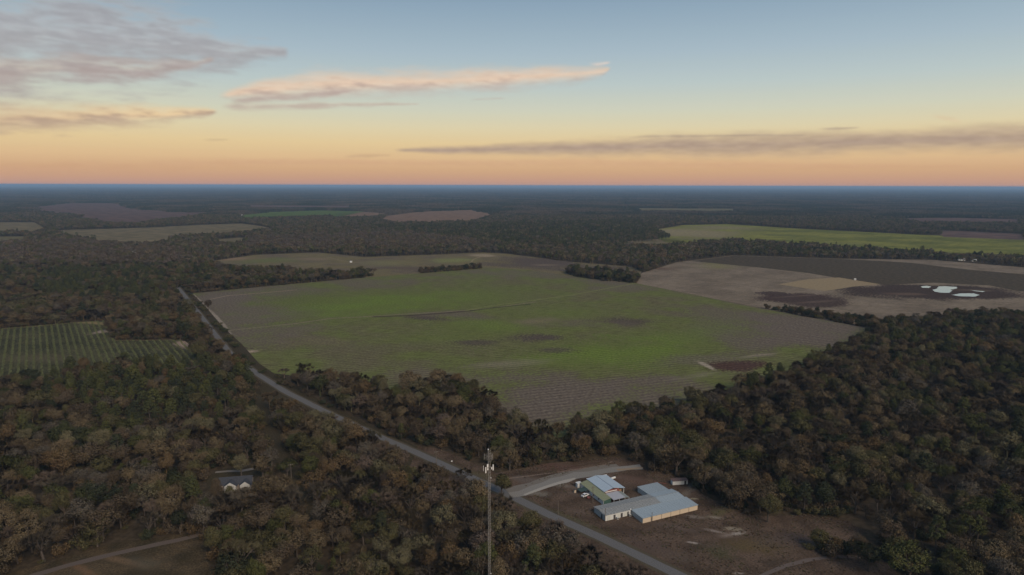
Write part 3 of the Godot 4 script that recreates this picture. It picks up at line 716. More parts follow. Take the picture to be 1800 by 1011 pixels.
# dry weeds over the yard, kept off the buildings, the road and the drive
func weeds(poly: PackedVector2Array, road: PackedVector2Array, drive: PackedVector2Array) -> void:
	var r := RandomNumberGenerator.new()
	r.seed = 77
	var n := FastNoiseLite.new()
	n.seed = 8
	n.frequency = 0.04
	var where := [[], [], []]
	var color := [[], [], []]
	var lines := [[road, 4.6], [drive, 4.6]]
	for k in 16000:
		var p := Vector2(r.randf_range(-60, 190), r.randf_range(-372, -225))
		if n.get_noise_2d(p.x, p.y) + r.randf_range(-0.35, 0.35) < 0.0 or not Geometry2D.is_point_in_polygon(p, poly):
			continue
		var q := (p - Vector2(59.0, -287.54)).rotated(0.4382)
		if q.x > -15.5 and q.x < 32.5 and q.y > -47.0 and q.y < 1.0 or q.x > 36.0 and q.x < 47.0 and q.y > -29.0 and q.y < -24.0:
			continue
		var off := false
		for l in lines:
			for i in l[0].size() - 1:
				if p.distance_squared_to(Geometry2D.get_closest_point_to_segment(p, l[0][i], l[0][i + 1])) < l[1] * l[1]:
					off = true
		if off:
			continue
		var v := r.randi() % 3
		var s := r.randf_range(0.08, 0.22)
		where[v].append(Transform3D(Basis(Vector3.UP, r.randf() * TAU).scaled(Vector3(s * 1.6, s, s * 1.6)), Vector3(p.x, 0.06, p.y)))
		var c: Vector3 = [Vector3(0.19, 0.15, 0.105), Vector3(0.15, 0.115, 0.085), Vector3(0.13, 0.12, 0.065), Vector3(0.12, 0.088, 0.066)][r.randi() % 4]
		color[v].append(Color(c.x, c.y, c.z))
	var holder := Node3D.new()
	holder.name = "dry_weeds"
	holder.set_meta("kind", "stuff")
	holder.set_meta("label", "dry brown weeds and grass scattered over the yard")
	holder.set_meta("category", "weeds")
	add_child(holder)
	for v in 3:
		copies(holder, "tufts", tree_meshes["bush"][v].both, where[v], color[v])

# ---------------------------------------------------------------- trees
const TONES := {
	"russet": Vector3(0.128, 0.090, 0.050), "tan": Vector3(0.142, 0.110, 0.068), "olive": Vector3(0.098, 0.089, 0.044), "brown": Vector3(0.098, 0.076, 0.052),
	"grey": Vector3(0.114, 0.098, 0.078), "rosy grey": Vector3(0.130, 0.101, 0.082), "pale": Vector3(0.145, 0.130, 0.078),
	"green": Vector3(0.062, 0.068, 0.032), "dark green": Vector3(0.044, 0.050, 0.030), "mossy green": Vector3(0.080, 0.084, 0.034)}

class Leaves:
	var v := PackedVector3Array()
	var n := PackedVector3Array()
	var c := PackedColorArray()
	func tri(a: Vector3, b: Vector3, d: Vector3, nor: Vector3, col: Color) -> void:
		v.append(a); v.append(b); v.append(d)
		for i in 3:
			n.append(nor)
			c.append(col)
	func leaf(p: Vector3, out: Vector3, size: float, col: Color, r: RandomNumberGenerator) -> void:
		var nor := (out * 0.8 + Vector3(r.randfn(), r.randfn(), r.randfn()) * 0.6).normalized()
		var x := nor.cross(Vector3(r.randfn(), r.randfn(), r.randfn())).normalized() * size
		var y := nor.cross(x).normalized() * size * r.randf_range(0.5, 0.9)
		var soft := (nor + out * 0.7).normalized()
		tri(p - x, p + y, p + x, soft, col)
		tri(p - x, p + x, p - y, soft, col)
	func twig(a: Vector3, b: Vector3, w: float, col: Color) -> void:
		var d := (b - a).normalized()
		var s := d.cross(Vector3(0.3, 0.2, 0.93)).normalized() * w
		var s2 := d.cross(s).normalized() * w
		tri(a - s, a + s, b, d.cross(s).normalized(), col)
		tri(a - s2, a + s2, b, s.normalized(), col)
	func limb(a: Vector3, b: Vector3, r0: float, r1: float, col: Color, sides := 5) -> void:
		var d := (b - a).normalized()
		var s := d.cross(Vector3(0.13, 0.31, 0.94)).normalized()
		var u := d.cross(s)
		for k in sides:
			var t0 := TAU * k / sides
			var t1 := TAU * (k + 1) / sides
			var o0 := s * cos(t0) + u * sin(t0)
			var o1 := s * cos(t1) + u * sin(t1)
			var nn := (o0 + o1).normalized()
			tri(a + o0 * r0, b + o0 * r1, b + o1 * r1, nn, col)
			tri(a + o0 * r0, b + o1 * r1, a + o1 * r0, nn, col)
	func add_to(m: ArrayMesh) -> void:
		var a := []
		a.resize(Mesh.ARRAY_MAX)
		a[Mesh.ARRAY_VERTEX] = v
		a[Mesh.ARRAY_NORMAL] = n
		a[Mesh.ARRAY_COLOR] = c
		m.add_surface_from_arrays(Mesh.PRIMITIVE_TRIANGLES, a)
	func mesh() -> ArrayMesh:
		var m := ArrayMesh.new()
		add_to(m)
		return m

func shade(spread: float, r: RandomNumberGenerator) -> Color:
	var k := r.randf_range(1.0 - spread, 1.0 + spread)
	return Color(k * r.randf_range(0.94, 1.08), k, k * r.randf_range(0.88, 1.1))

func on_ball(r: RandomNumberGenerator) -> Vector3:
	return Vector3(r.randfn(), r.randfn(), r.randfn()).normalized()

# a broad round crown: clumps of leaves round a crown centre, with twigs showing between them
func broadleaf(r: RandomNumberGenerator, clumps: int, leaves: int, size: float, twigs: int, slim := 1.0) -> Array:
	var crown := Leaves.new()
	var trunk := Leaves.new()
	var mid := Vector3(r.randf_range(-0.8, 0.8), r.randf_range(7.4, 9.0), r.randf_range(-0.8, 0.8))
	var rad := Vector3(r.randf_range(4.2, 5.8) * slim, r.randf_range(3.8, 5.0) / sqrt(slim), r.randf_range(4.2, 5.8) * slim)
	var fork := Vector3(r.randf_range(-0.4, 0.4), 3.8, r.randf_range(-0.4, 0.4))
	trunk.limb(Vector3(0, -0.3, 0), fork, 0.42, 0.3, Color(1, 1, 1), 6)
	for k in clumps:
		var d := on_ball(r)
		d.y = absf(d.y) * 1.15 - 0.45
		d = d.normalized()
		var c := mid + d * rad * r.randf_range(0.5, 0.84)
		var cr := r.randf_range(1.1, 2.2)
		var tint := shade(0.24, r)
		if k % 2 == 0:
			var knee := fork.lerp(c, 0.5) + Vector3(0, -0.5, 0)
			trunk.limb(fork, knee, 0.2, 0.13, Color(1, 1, 1), 4)
			trunk.limb(knee, c, 0.13, 0.05, Color(1, 1, 1), 4)
		for i in leaves:
			var o := on_ball(r)
			var p := c + o * cr * pow(r.randf(), 0.4)
			crown.leaf(p, (o + d * 0.8 + Vector3(0, 0.2, 0)).normalized(), size * r.randf_range(0.6, 1.25), tint * shade(0.2, r), r)
		for i in twigs:
			var o := (on_ball(r) + d * 1.1).normalized()
			crown.twig(c + o * cr * 0.2, c + o * cr * r.randf_range(1.0, 1.35), 0.05, Color(1.25, 1.3, 1.5) * shade(0.2, r))
	return [crown, trunk]

# a leafless crown: limbs that fork three times and end in fans of twigs
func bare(r: RandomNumberGenerator, fine: int) -> Array:
	var crown := Leaves.new()
	var trunk := Leaves.new()
	var fork := Vector3(r.randf_range(-0.5, 0.5), r.randf_range(3.0, 4.5), r.randf_range(-0.5, 0.5))
	trunk.limb(Vector3(0, -0.3, 0), fork, 0.4, 0.3, Color(1.2, 1.2, 1.2), 6)
	for k in 8:
		var a := TAU * k / 8.0 + r.randf_range(-0.3, 0.3)
		var out := Vector3(cos(a) * r.randf_range(0.35, 0.9), r.randf_range(0.8, 1.3), sin(a) * r.randf_range(0.35, 0.9)).normalized()
		var e1 := fork + out * r.randf_range(3.0, 4.4)
		trunk.limb(fork, e1, 0.19, 0.11, Color(1.2, 1.2, 1.2), 4)
		for j in 4:
			var o2 := (out + on_ball(r) * 0.75 + Vector3(0, 0.15, 0)).normalized()
			var e2 := e1 + o2 * r.randf_range(1.4, 2.4)
			trunk.limb(e1, e2, 0.09, 0.05, Color(1.2, 1.2, 1.2), 3)
			for q in 3:
				var o3 := (o2 + on_ball(r) * 0.7).normalized()
				var e3 := e2 + o3 * r.randf_range(0.6, 1.3)
				crown.twig(e2, e3, 0.05, shade(0.2, r))
				for i in fine:
					var o4 := (o3 + on_ball(r) * 0.85 + Vector3(0, 0.15, 0)).normalized()
					var s := e2.lerp(e3, r.randf())
					crown.twig(s, s + o4 * r.randf_range(0.7, 1.6), 0.045, shade(0.25, r))
	return [crown, trunk]

func pine(r: RandomNumberGenerator, clumps: int, leaves: int, size: float) -> Array:
	var crown := Leaves.new()
	var trunk := Leaves.new()
	var top := Vector3(r.randf_range(-0.4, 0.4), r.randf_range(13.5, 15.5), r.randf_range(-0.4, 0.4))
	trunk.limb(Vector3(0, -0.3, 0), top, 0.3, 0.06, Color(1, 1, 1), 5)
	for k in clumps:
		var t := (k + r.randf()) / clumps
		var a := k * 2.4 + r.randf_range(-0.5, 0.5)
		var reach := (0.5 + 3.0 * pow(1.0 - t, 0.5)) * r.randf_range(0.45, 1.0)
		var y := lerpf(6.0, top.y - 0.2, t)
		var hub := top * (y / top.y)
		var c := hub + Vector3(cos(a), 0.12, sin(a)) * reach
		trunk.limb(hub + Vector3(0, -0.3, 0), c, 0.06, 0.03, Color(1, 1, 1), 3)
		var cr := r.randf_range(0.75, 1.25)
		var tint := shade(0.18, r)
		for i in leaves:
			var o := on_ball(r)
			o.y = o.y * 0.75 + 0.15
			crown.leaf(c + o * cr * pow(r.randf(), 0.5), (o + Vector3(cos(a), 0.8, sin(a)) * 0.6).normalized(), size * r.randf_range(0.6, 1.2), tint * shade(0.22, r), r)
	return [crown, trunk]

# a low multi-stemmed bush about two metres tall
func bush(r: RandomNumberGenerator) -> Array:
	var crown := Leaves.new()
	var trunk := Leaves.new()
	for k in 7:
		var c := Vector3(r.randf_range(-1.1, 1.1), r.randf_range(0.6, 1.7), r.randf_range(-1.1, 1.1))
		trunk.limb(Vector3(c.x * 0.2, -0.1, c.z * 0.2), c, 0.06, 0.03, Color(1, 1, 1), 3)
		for i in 70:
			var o := on_ball(r)
			crown.leaf(c + o * 0.8 * pow(r.randf(), 0.4), o, 0.15 * r.randf_range(0.6, 1.3), shade(0.3, r), r)
		for i in 10:
			var o := (on_ball(r) + Vector3(0, 0.8, 0)).normalized()
			crown.twig(c, c + o * r.randf_range(0.6, 1.2), 0.03, Color(1.3, 1.35, 1.5))
	return [crown, trunk]

# a stand of small far-off crowns on sixty metres square
func stand(r: RandomNumberGenerator, count: int) -> ArrayMesh:
	var l := Leaves.new()
	for k in count:
		var p := Vector3(r.randf_range(-31, 31), 0, r.randf_range(-31, 31))
		var h := r.randf_range(8.0, 15.0)
		var w := r.randf_range(3.2, 5.8)
		var tint := shade(0.35, r)
		var c := p + Vector3(0, h - w * 0.8, 0)
		for i in 26:
			var o := on_ball(r)
			o.y = absf(o.y) * 1.2 - 0.25
			l.leaf(c + o * w * r.randf_range(0.7, 1.0), o.normalized(), r.randf_range(1.0, 1.9), tint * shade(0.2, r), r)
		for s in 5:
			var a := TAU * s / 5.0
			var b := TAU * (s + 1) / 5.0
			var q0 := Vector3(cos(a), 0, sin(a))
			var q1 := Vector3(cos(b), 0, sin(b))
			l.tri(p + q0 * w * 0.6, p + q1 * w * 0.6, c + Vector3(0, w * 0.4, 0), (q0 + q1).normalized(), tint)
	return l.mesh()

func keep(kind: String, made: Array) -> void:
	var both := ArrayMesh.new()
	made[0].add_to(both)
	made[1].add_to(both)
	if not tree_meshes.has(kind):
		tree_meshes[kind] = []
	tree_meshes[kind].append({"crown": made[0].mesh(), "trunk": made[1].mesh(), "both": both})

func grow_meshes() -> void:
	var r := RandomNumberGenerator.new()
	r.seed = 99
	for k in 10:
		keep("broadleaf", broadleaf(r, 22 + k % 5 * 4, 120 - k % 3 * 30, 0.24, 14 + k % 3 * 12, [1.0, 0.85, 1.15, 0.95, 0.78][k % 5]))
	for k in 6:
		keep("bare", bare(r, 20))
	for k in 5:
		keep("pine", pine(r, 32, 64, 0.28))
	for k in 3:
		keep("bush", bush(r))
	for k in 4:
		keep("mid_broadleaf", broadleaf(r, 20, 26, 0.55, 4))
	for k in 2:
		keep("mid_pine", pine(r, 22, 14, 0.5))

const LANDMARKS := [["lattice mast", -8.0, -225.0], ["white-gabled house", -136.0, -322.0], ["road junction", -3.0, -320.0], ["storage building", 68.0, -298.0], ["white shed", 85.0, -330.0], ["curved track", 140.0, -262.0],
	["striped crop field", -330.0, -600.0], ["green field corner", 30.0, -395.0], ["dark cut", -118.0, -345.0], ["lower dirt track", -190.0, -275.0], ["roadside mailbox", -33.0, -355.0], ["sandy yard patches", 100.0, -280.0]]

# which tree it is, told by how far it stands from the nearest landmark and on which side
func region(x: float, z: float) -> Array:
	var best := INF
	var mark := []
	for l in LANDMARKS:
		var d := Vector2(x - l[1], z - l[2]).length()
		if d < best:
			best = d
			mark = l
	var dx: float = x - mark[1]
	var dz: float = z - mark[2]
	return ["%s metres %s, %s metres %s the %s" % [spelled(int(round(absf(dx)))), "left" if dx < 0.0 else "right", spelled(int(round(absf(dz)))), "beyond" if dz < 0.0 else "before", mark[0]], "near the " + mark[0]]

func spelled(n: int) -> String:
	var ones := ["zero", "one", "two", "three", "four", "five", "six", "seven", "eight", "nine", "ten", "eleven", "twelve", "thirteen", "fourteen", "fifteen", "sixteen", "seventeen", "eighteen", "nineteen"]
	var tens := ["", "", "twenty", "thirty", "forty", "fifty", "sixty", "seventy", "eighty", "ninety"]
	if n < 20:
		return ones[n]
	if n < 100:
		return tens[n / 10] + ("-" + ones[n % 10] if n % 10 else "")
	return ones[n / 100] + "-hundred" + ("-" + spelled(n % 100) if n % 100 else "")

func single_tree(kind: String, tone: String, variant: int, at: Vector3, size: Vector3, turn: float, label: String, group: String) -> void:
	var names := {"broadleaf": "broadleaf_tree", "bare": "bare_tree", "pine": "pine_tree", "bush": "bush"}
	var cats := {"broadleaf": "tree", "bare": "bare tree", "pine": "pine tree", "bush": "bush"}
	var o := thing(names[kind], label, cats[kind], at, turn, group)
	o.scale = size
	var m: Dictionary = tree_meshes[kind][variant % tree_meshes[kind].size()]
	put(o, "trunk" if kind != "bush" else "stems", m.trunk, bark)
	put(o, "crown", m.crown, tones[tone])

func woods() -> void:
	var r := RandomNumberGenerator.new()
	r.seed = 1234
	var n := FastNoiseLite.new()
	n.seed = 17
	n.frequency = 0.012
	n.fractal_octaves = 3
	var keep_off := []
	# trees that stand out in the photograph
	var special := [
		["broadleaf", "pale", 1, Vector2(-140.4, -336.2), Vector3(1.0, 1.05, 1.0), "pale olive tree with bare lower limbs behind the white-gabled house"],
		["broadleaf", "olive", 6, Vector2(-133.0, -304.2), Vector3(0.78, 0.72, 0.78), "low olive tree hiding the wall under the left white gable"],
		["broadleaf", "brown", 8, Vector2(-128.0, -303.7), Vector3(0.66, 0.72, 0.66), "low brown tree standing before the gap between the white gables"],
		["broadleaf", "russet", 2, Vector2(-123.6, -304.9), Vector3(0.74, 0.71, 0.74), "low russet tree hiding the wall under the right white gable"],
		["bare", "rosy grey", 0, Vector2(-119.0, -316.5), Vector3(1.15, 0.95, 1.15), "rounded rosy grey leafless tree right of the white-gabled house"],
		["bare", "pale", 2, Vector2(-104.9, -246.2), Vector3(1.35, 1.35, 1.35), "large pale leafless tree at the end of the lower dirt track"],
		["broadleaf", "russet", 3, Vector2(-83.8, -268.4), Vector3(1.05, 0.95, 1.05), "round russet tree beside the lower end of the dark cut"],
		["bare", "tan", 1, Vector2(-24.1, -330.1), Vector3(1.0, 0.62, 1.0), "low tan leafless tree leaning over the paved road near the mast"],
		["broadleaf", "olive", 4, Vector2(-4.7, -314.7), Vector3(1.15, 0.9, 1.15), "wide olive tree at the road junction right of the mast"],
		["broadleaf", "olive", 0, Vector2(115.8, -289.1), Vector3(1.1, 1.05, 1.1), "olive tree at the edge of the yard beyond the sandy patches"],
		["broadleaf", "dark green", 2, Vector2(140.9, -249.3), Vector3(1.25, 1.05, 1.25), "dark green bushy tree by the curved track in the lower yard"],
		["bare", "rosy grey", 3, Vector2(139.5, -255.5), Vector3(0.62, 0.72, 0.62), "small rosy grey leafless tree at the end of the curved track"],
		["broadleaf", "mossy green", 5, Vector2(-52.1, -320.7), Vector3(0.7, 0.6, 0.7), "small mossy green tree below the paved road"],
	]
	for s in special:
		single_tree(s[0], s[1], s[2], Vector3(s[3].x, 0, s[3].y), s[4], r.randf() * TAU, s[5], "")
		keep_off.append(Vector3(s[3].x, s[3].y, 5.5 * s[4].x))
	# every other tree within two and a half kilometres, on a jittered grid
	var near := []
	var mass := {}
	var z := -170.0
	while z > -3300.0:
		var near_row := z > -1250.0
		var step := 8.6 if near_row else 10.0
		var half := -z * 0.84 + 70.0
		var x := -half
		while x < half:
			var px := x + r.randf_range(-0.45, 0.45) * step
			var pz := z + r.randf_range(-0.45, 0.45) * step
			x += step
			var code := at_mask(px, pz)
			if code == 1:
				continue
			var pick := r.randf()
			var drift := n.get_noise_2d(px, pz)
			var kin := n.get_noise_2d(px * 1.6 + 900.0, pz * 1.6)
			var age := n.get_noise_2d(px * 0.9, pz * 0.9 + 700.0)
			var kind := "broadleaf"
			var tone := "brown"
			var tall := clampf(r.randf_range(0.72, 1.12) * (1.0 + age * 0.3), 0.6, 1.16)
			var wide := tall * r.randf_range(0.92, 1.25) if r.randf() < 0.75 else r.randf_range(0.65, 1.25)
			if r.randf() < 0.13:
				wide *= 1.3
				tall = minf(tall * 1.22, 1.3)
			elif r.randf() < 0.12:
				wide *= 0.6
				tall *= 0.7
			var beyond := smoothstep(-500.0, -1300.0, pz)
			if code == 2 and pick < 0.7 + drift * 0.5:
				kind = "pine"
				tone = ["green", "mossy green", "green", "dark green"][r.randi() % 4]
				tall *= 0.92
			elif code == 3:
				kind = "broadleaf" if pick < 0.55 else "bush"
				tone = ["brown", "olive", "dark green", "russet"][r.randi() % 4]
				tall *= 0.7
				wide *= 0.75
				if kind == "bush":
					tall *= 3.4
					wide *= 3.2
			elif code == 6:
				kind = "bush"
				tone = ["brown", "olive", "dark green", "green"][r.randi() % 4]
				tall *= 1.6
				wide *= 2.2
			elif code == 9 and pick < 0.6:
				kind = "bare" if pick < 0.38 else "broadleaf"
				tone = ["tan", "rosy grey", "tan", "grey", "pale"][r.randi() % 5]
				tall = minf(tall * 1.1, 1.2)
			elif code == 7 and pick < 0.45 + drift:
				kind = "bare"
				tone = ["grey", "rosy grey", "brown", "rosy grey"][r.randi() % 4]
			elif pick < 0.07 + (0.16 if code == 5 else 0.0) + beyond * 0.14 + maxf(0.0, drift) * 0.25:
				kind = "pine" if r.randf() < 0.35 + beyond * 0.3 else "broadleaf"
				tone = ["green", "mossy green", "dark green"][r.randi() % 3]
			elif pick < 0.36 - drift * 0.5 - kin * 0.45:
				kind = "bare"
				tone = ["grey", "rosy grey", "brown", "grey", "tan"][r.randi() % 5]
			else:
				var mixed: Array = ["olive", "olive", "pale", "mossy green", "tan", "brown"] if kin > 0.12 else ["russet", "tan", "brown", "olive", "brown", "tan", "grey"]
				tone = mixed[r.randi() % mixed.size()]
			if near_row and code != 6:
				undergrowth(mass, px, pz, r)
			var blocked := false
			for k in keep_off:
				if absf(k.x - px) < k.z and absf(k.y - pz) < k.z:
					blocked = true
			if blocked:
				continue
			var t := {"kind": kind, "tone": tone, "at": Vector3(px, 0, pz), "size": Vector3(wide, tall, wide), "turn": r.randf() * TAU, "v": r.randi()}
			var dz := -pz * cos(0.1484) + 140.0 * sin(0.1484)
			var up := (14.0 * tall - 150.0) * cos(0.1484) - pz * sin(0.1484)
			if near_row and absf(px) < dz * 0.76 and up > -dz * 0.43:
				near.append(t)
			else:
				add_mass(mass, t, near_row, r)
		z -= step
	near.sort_custom(func(a, b): return a.at.length_squared() < b.at.length_squared())
	var left := {"broadleaf": 290, "bare": 200, "pine": 120, "bush": 60}
	for t in near:
		var k: String = t.kind
		if left[k] <= 0:
			add_mass(mass, t, true, r)
			continue
		left[k] -= 1
		var where: Array = region(t.at.x, t.at.z)
		var size := "tall " if t.size.y > 1.06 else "small " if t.size.y < 0.86 else ""
		var what: String = {"broadleaf": "leafy tree", "bare": "leafless tree", "pine": "pine tree", "bush": "bush"}[k]
		if k == "bush":
			size = ""
		single_tree(k, t.tone, t.v, t.at, t.size, t.turn, "%s%s %s %s" % [size, t.tone, what, where[0]], ("trees " if k != "bush" else "bushes ") + where[1])
	var holder := Node3D.new()
	holder.name = "forest"
	holder.set_meta("kind", "stuff")
	holder.set_meta("label", "brown and green autumn forest of close crowns spreading between the fields")
	holder.set_meta("category", "forest")
	add_child(holder)
	for key in mass:
		copies(holder, "canopy", mass[key].mesh, mass[key].where, mass[key].color)
	# woods from three kilometres to the horizon
	var stands := []
	for k in 5:
		stands.append([stand(r, 46), [], []])
	var bands := [[-3300.0, -7000.0, 58.0, 1.0], [-7000.0, -15000.0, 130.0, 2.2], [-15000.0, -40000.0, 330.0, 4.4], [-40000.0, -88000.0, 640.0, 4.4]]
	for b in bands:
		z = b[0]
		while z > b[1]:
			var half := -z * 0.86 + 200.0
			var x := -half
			while x < half:
				var p := Vector3(x + r.randf_range(-0.2, 0.2) * b[2], 0, z + r.randf_range(-0.2, 0.2) * b[2])
				x += b[2]
				if at_mask(p.x, p.z) == 1:
					continue
				var v := n.get_noise_2d(p.x * 0.12, p.z * 0.12)
				var u := n.get_noise_2d(p.x * 0.4 + 500.0, p.z * 0.4)
				if v * 0.6 + u > 0.62:
					continue
				var s: Array = stands[r.randi() % 5]
				s[1].append(Transform3D(Basis.from_scale(Vector3(b[3], r.randf_range(0.85, 1.15), b[3])) * Basis(Vector3.UP, r.randi() % 4 * PI / 2), p))
				var c := Vector3(0.046, 0.054, 0.036).lerp(Vector3(0.112, 0.090, 0.068), smoothstep(-0.3, 0.45, v + u * 0.6 + r.randf_range(-0.15, 0.15)))
				s[2].append(Color(c.x, c.y, c.z))
			z -= b[2]
	var away := Node3D.new()
	away.name = "distant_forest"
	away.set_meta("kind", "stuff")
	away.set_meta("label", "dark distant forest fading into blue haze below the horizon")
	away.set_meta("category", "forest")
	add_child(away)
	for s in stands:
		copies(away, "canopy", s[0], s[1], s[2])

# brush and saplings under and between the crowns, thickest along the wood edges
func undergrowth(mass: Dictionary, x: float, z: float, r: RandomNumberGenerator) -> void:
	var edge := false
	for k in 4:
		if at_mask(x + cos(k * PI / 2) * 9.0, z + sin(k * PI / 2) * 9.0) == 1:
			edge = true
	for k in (7 if edge else 2):
		var px := x + r.randf_range(-5.5, 5.5)
		var pz := z + r.randf_range(-5.5, 5.5)
		if at_mask(px, pz) == 1:
			continue
		var s := r.randf_range(0.9, 2.4) if edge else r.randf_range(0.7, 1.6)
		add_mass(mass, {"kind": "bush", "tone": ["brown", "olive", "dark green", "brown", "russet"][r.randi() % 5], "at": Vector3(px, 0, pz), "size": Vector3(s, s * r.randf_range(0.8, 1.5), s), "turn": r.randf() * TAU, "v": r.randi()}, true, r)

func add_mass(mass: Dictionary, t: Dictionary, near_row: bool, r: RandomNumberGenerator) -> void:
	var kind: String = t.kind
	if not near_row:
		if kind == "bush":
			t.size *= 0.28
		kind = "mid_pine" if kind == "pine" else "mid_broadleaf"
	var v: int = t.v % tree_meshes[kind].size()
	var key := kind + str(v)
	if not mass.has(key):
		mass[key] = {"mesh": tree_meshes[kind][v].both, "where": [], "color": []}
	mass[key].where.append(Transform3D(Basis(Vector3.UP, t.turn).scaled(t.size), t.at))
	var c: Vector3 = TONES[t.tone] * r.randf_range(0.88, 1.12)
	mass[key].color.append(Color(c.x, c.y, c.z))

func copies(parent: Node3D, called: String, mesh: Mesh, where: Array, color: Array) -> void:
	var mm := MultiMesh.new()
	mm.transform_format = MultiMesh.TRANSFORM_3D
	mm.use_colors = true
	mm.mesh = mesh
	mm.instance_count = where.size()
	for i in where.size():
		mm.set_instance_transform(i, where[i])
		mm.set_instance_color(i, color[i])
	var o := MultiMeshInstance3D.new()
	o.name = called
	o.multimesh = mm
	o.material_override = foliage
	o.set_meta("kind", "stuff")
	parent.add_child(o, true)

# ---------------------------------------------------------------- buildings
func metal(c: Color, rough: float, sd: int, streak: float) -> StandardMaterial3D:
	var m := plain(Color.WHITE, rough, 0.0)
	m.albedo_texture = ramp_noise(256, 0.035, 4, c.darkened(streak), c.lightened(streak * 0.5), sd)
	m.uv1_triplanar = true
	m.uv1_scale = Vector3(0.10, 0.35, 0.22)
	return m

func block(parent: Node3D, called: String, x0: float, x1: float, y0: float, y1: float, z0: float, z1: float, m: Material) -> MeshInstance3D:
	return put(parent, called, box(x1 - x0, y1 - y0, z1 - z0), m, Vector3((x0 + x1) / 2, (y0 + y1) / 2, (z0 + z1) / 2))

func buildings() -> void:
	var turn := 0.4382
	var at := Vector3(59.0, 0.06, -287.54)
	var blue_roof := metal(lin(0.30, 0.36, 0.40), 0.5, 201, 0.16)
	var grey_roof := metal(lin(0.27, 0.275, 0.265), 0.6, 202, 0.30)
	var tan := metal(lin(0.56, 0.45, 0.33), 0.8, 203, 0.07)
	var white := metal(lin(0.62, 0.62, 0.60), 0.7, 204, 0.12)
	var pale := metal(lin(0.45, 0.47, 0.46), 0.7, 205, 0.14)
	var dim := plain(lin(0.05, 0.045, 0.045), 0.8)
	# local x runs along the front wall, local -z away from it
	var s := thing("storage_building", "long low storage building with three wings, blue-grey metal roofs and tan front panels", "building", at, turn)
	for k in 6:
		block(s, "wall_panel", k * 5.18 + 0.06, (k + 1) * 5.18 - 0.06, 0, 2.36, -0.2, 0, tan)
	for k in range(1, 6):
		block(s, "downspout", k * 5.18 - 0.07, k * 5.18 + 0.07, 0, 2.42, -0.14, 0.06, dim)
	block(s, "wall", 0, 0.2, 0, 2.4, -8.5, -0.2, pale)
	block(s, "wall", 30.9, 31.1, 0, 2.4, -8.5, -0.2, pale)
	put(s, "roof", sheet(Vector3(-0.35, 2.74, -8.6), Vector3(31.3, 2.74, -8.6), Vector3(31.3, 2.5, 0.3), Vector3(-0.35, 2.5, 0.3), 0.1), blue_roof)
	ribs(s, Vector3(0.2, 2.75, -8.5), Vector3(30.9, 2.75, -8.5), Vector3(0.2, 2.51, 0.25), Vector3(30.9, 2.51, 0.25), 1.5, blue_roof)
	# middle wing
	block(s, "wall", -14.2, -14.0, 0, 2.7, -18.0, -8.8, pale)
	block(s, "wall", -14.0, 0.0, 0, 2.7, -9.0, -8.8, white)
	block(s, "wall", -14.0, 30.0, 0, 2.7, -18.0, -17.8, pale)
	block(s, "wall", 29.8, 30.0, 0, 2.7, -17.8, -8.7, pale)
	put(s, "gable", solid([Vector3(-14.2, 2.7, -8.8), Vector3(-14.2, 2.7, -18.0), Vector3(-14.2, 3.2, -13.4), Vector3(-14.0, 2.7, -8.8), Vector3(-14.0, 2.7, -18.0), Vector3(-14.0, 3.2, -13.4)], [[0, 1, 2], [5, 4, 3]]), pale)
	for part in [[-14.6, 16.5, grey_roof, 0.0], [16.5, 30.4, blue_roof, 0.015]]:
		put(s, "roof", sheet(Vector3(part[0], 3.32 + part[3], -13.4), Vector3(part[1], 3.32 + part[3], -13.4), Vector3(part[1], 2.8 + part[3], -8.5), Vector3(part[0], 2.8 + part[3], -8.5)), part[2])
		put(s, "roof", sheet(Vector3(part[0], 2.8 + part[3], -18.3), Vector3(part[1], 2.8 + part[3], -18.3), Vector3(part[1], 3.32 + part[3], -13.4), Vector3(part[0], 3.32 + part[3], -13.4)), part[2])
	ribs(s, Vector3(-14.0, 3.34, -13.2), Vector3(16.2, 3.34, -13.2), Vector3(-14.0, 2.82, -8.6), Vector3(16.2, 2.82, -8.6), 1.5, grey_roof)
	ribs(s, Vector3(-14.0, 2.82, -18.2), Vector3(16.2, 2.82, -18.2), Vector3(-14.0, 3.34, -13.6), Vector3(16.2, 3.34, -13.6), 1.5, grey_roof)
	ribs(s, Vector3(17.0, 3.36, -13.2), Vector3(30.0, 3.36, -13.2), Vector3(17.0, 2.84, -8.6), Vector3(30.0, 2.84, -8.6), 1.5, blue_roof)
	block(s, "ridge_cap", -14.7, 30.5, 3.3, 3.38, -13.55, -13.25, grey_roof)
	for x in [-9.8, -5.9, -2.6]:
		block(s, "door", x, x + 1.1, 0, 2.05, -8.8, -8.74, dim)
	for x in [-12.9, -7.9, -4.0]:
		block(s, "roller_door", x, x + 1.6, 0.05, 2.2, -8.8, -8.72, metal(lin(0.55, 0.55, 0.5), 0.7, 206, 0.1))
	for x in [-8.4, -1.6]:
		var u := block(s, "air_conditioner", x, x + 0.95, 0, 0.95, -8.55, -7.8, white)
		block(u, "fan_grille", -0.35, 0.35, -0.3, 0.3, 0.375, 0.40, dim)
	block(s, "door", -14.24, -14.2, 0, 2.0, -12.2, -11.2, dim)
	block(s, "roof_vent", -1.0, -0.4, 2.75, 3.15, -9.0, -8.4, white)
	# rear wing
	block(s, "wall", 16.7, 16.9, 0, 2.6, -27.4, -18.2, pale)
	block(s, "wall", 28.2, 28.4, 0, 2.6, -27.4, -18.2, pale)
	block(s, "wall", 16.9, 28.2, 0, 2.6, -27.4, -27.2, pale)
	put(s, "roof", sheet(Vector3(16.4, 2.7, -27.7), Vector3(28.7, 2.7, -27.7), Vector3(28.7, 2.78, -18.0), Vector3(16.4, 2.78, -18.0)), metal(lin(0.27, 0.32, 0.35), 0.5, 207, 0.2))

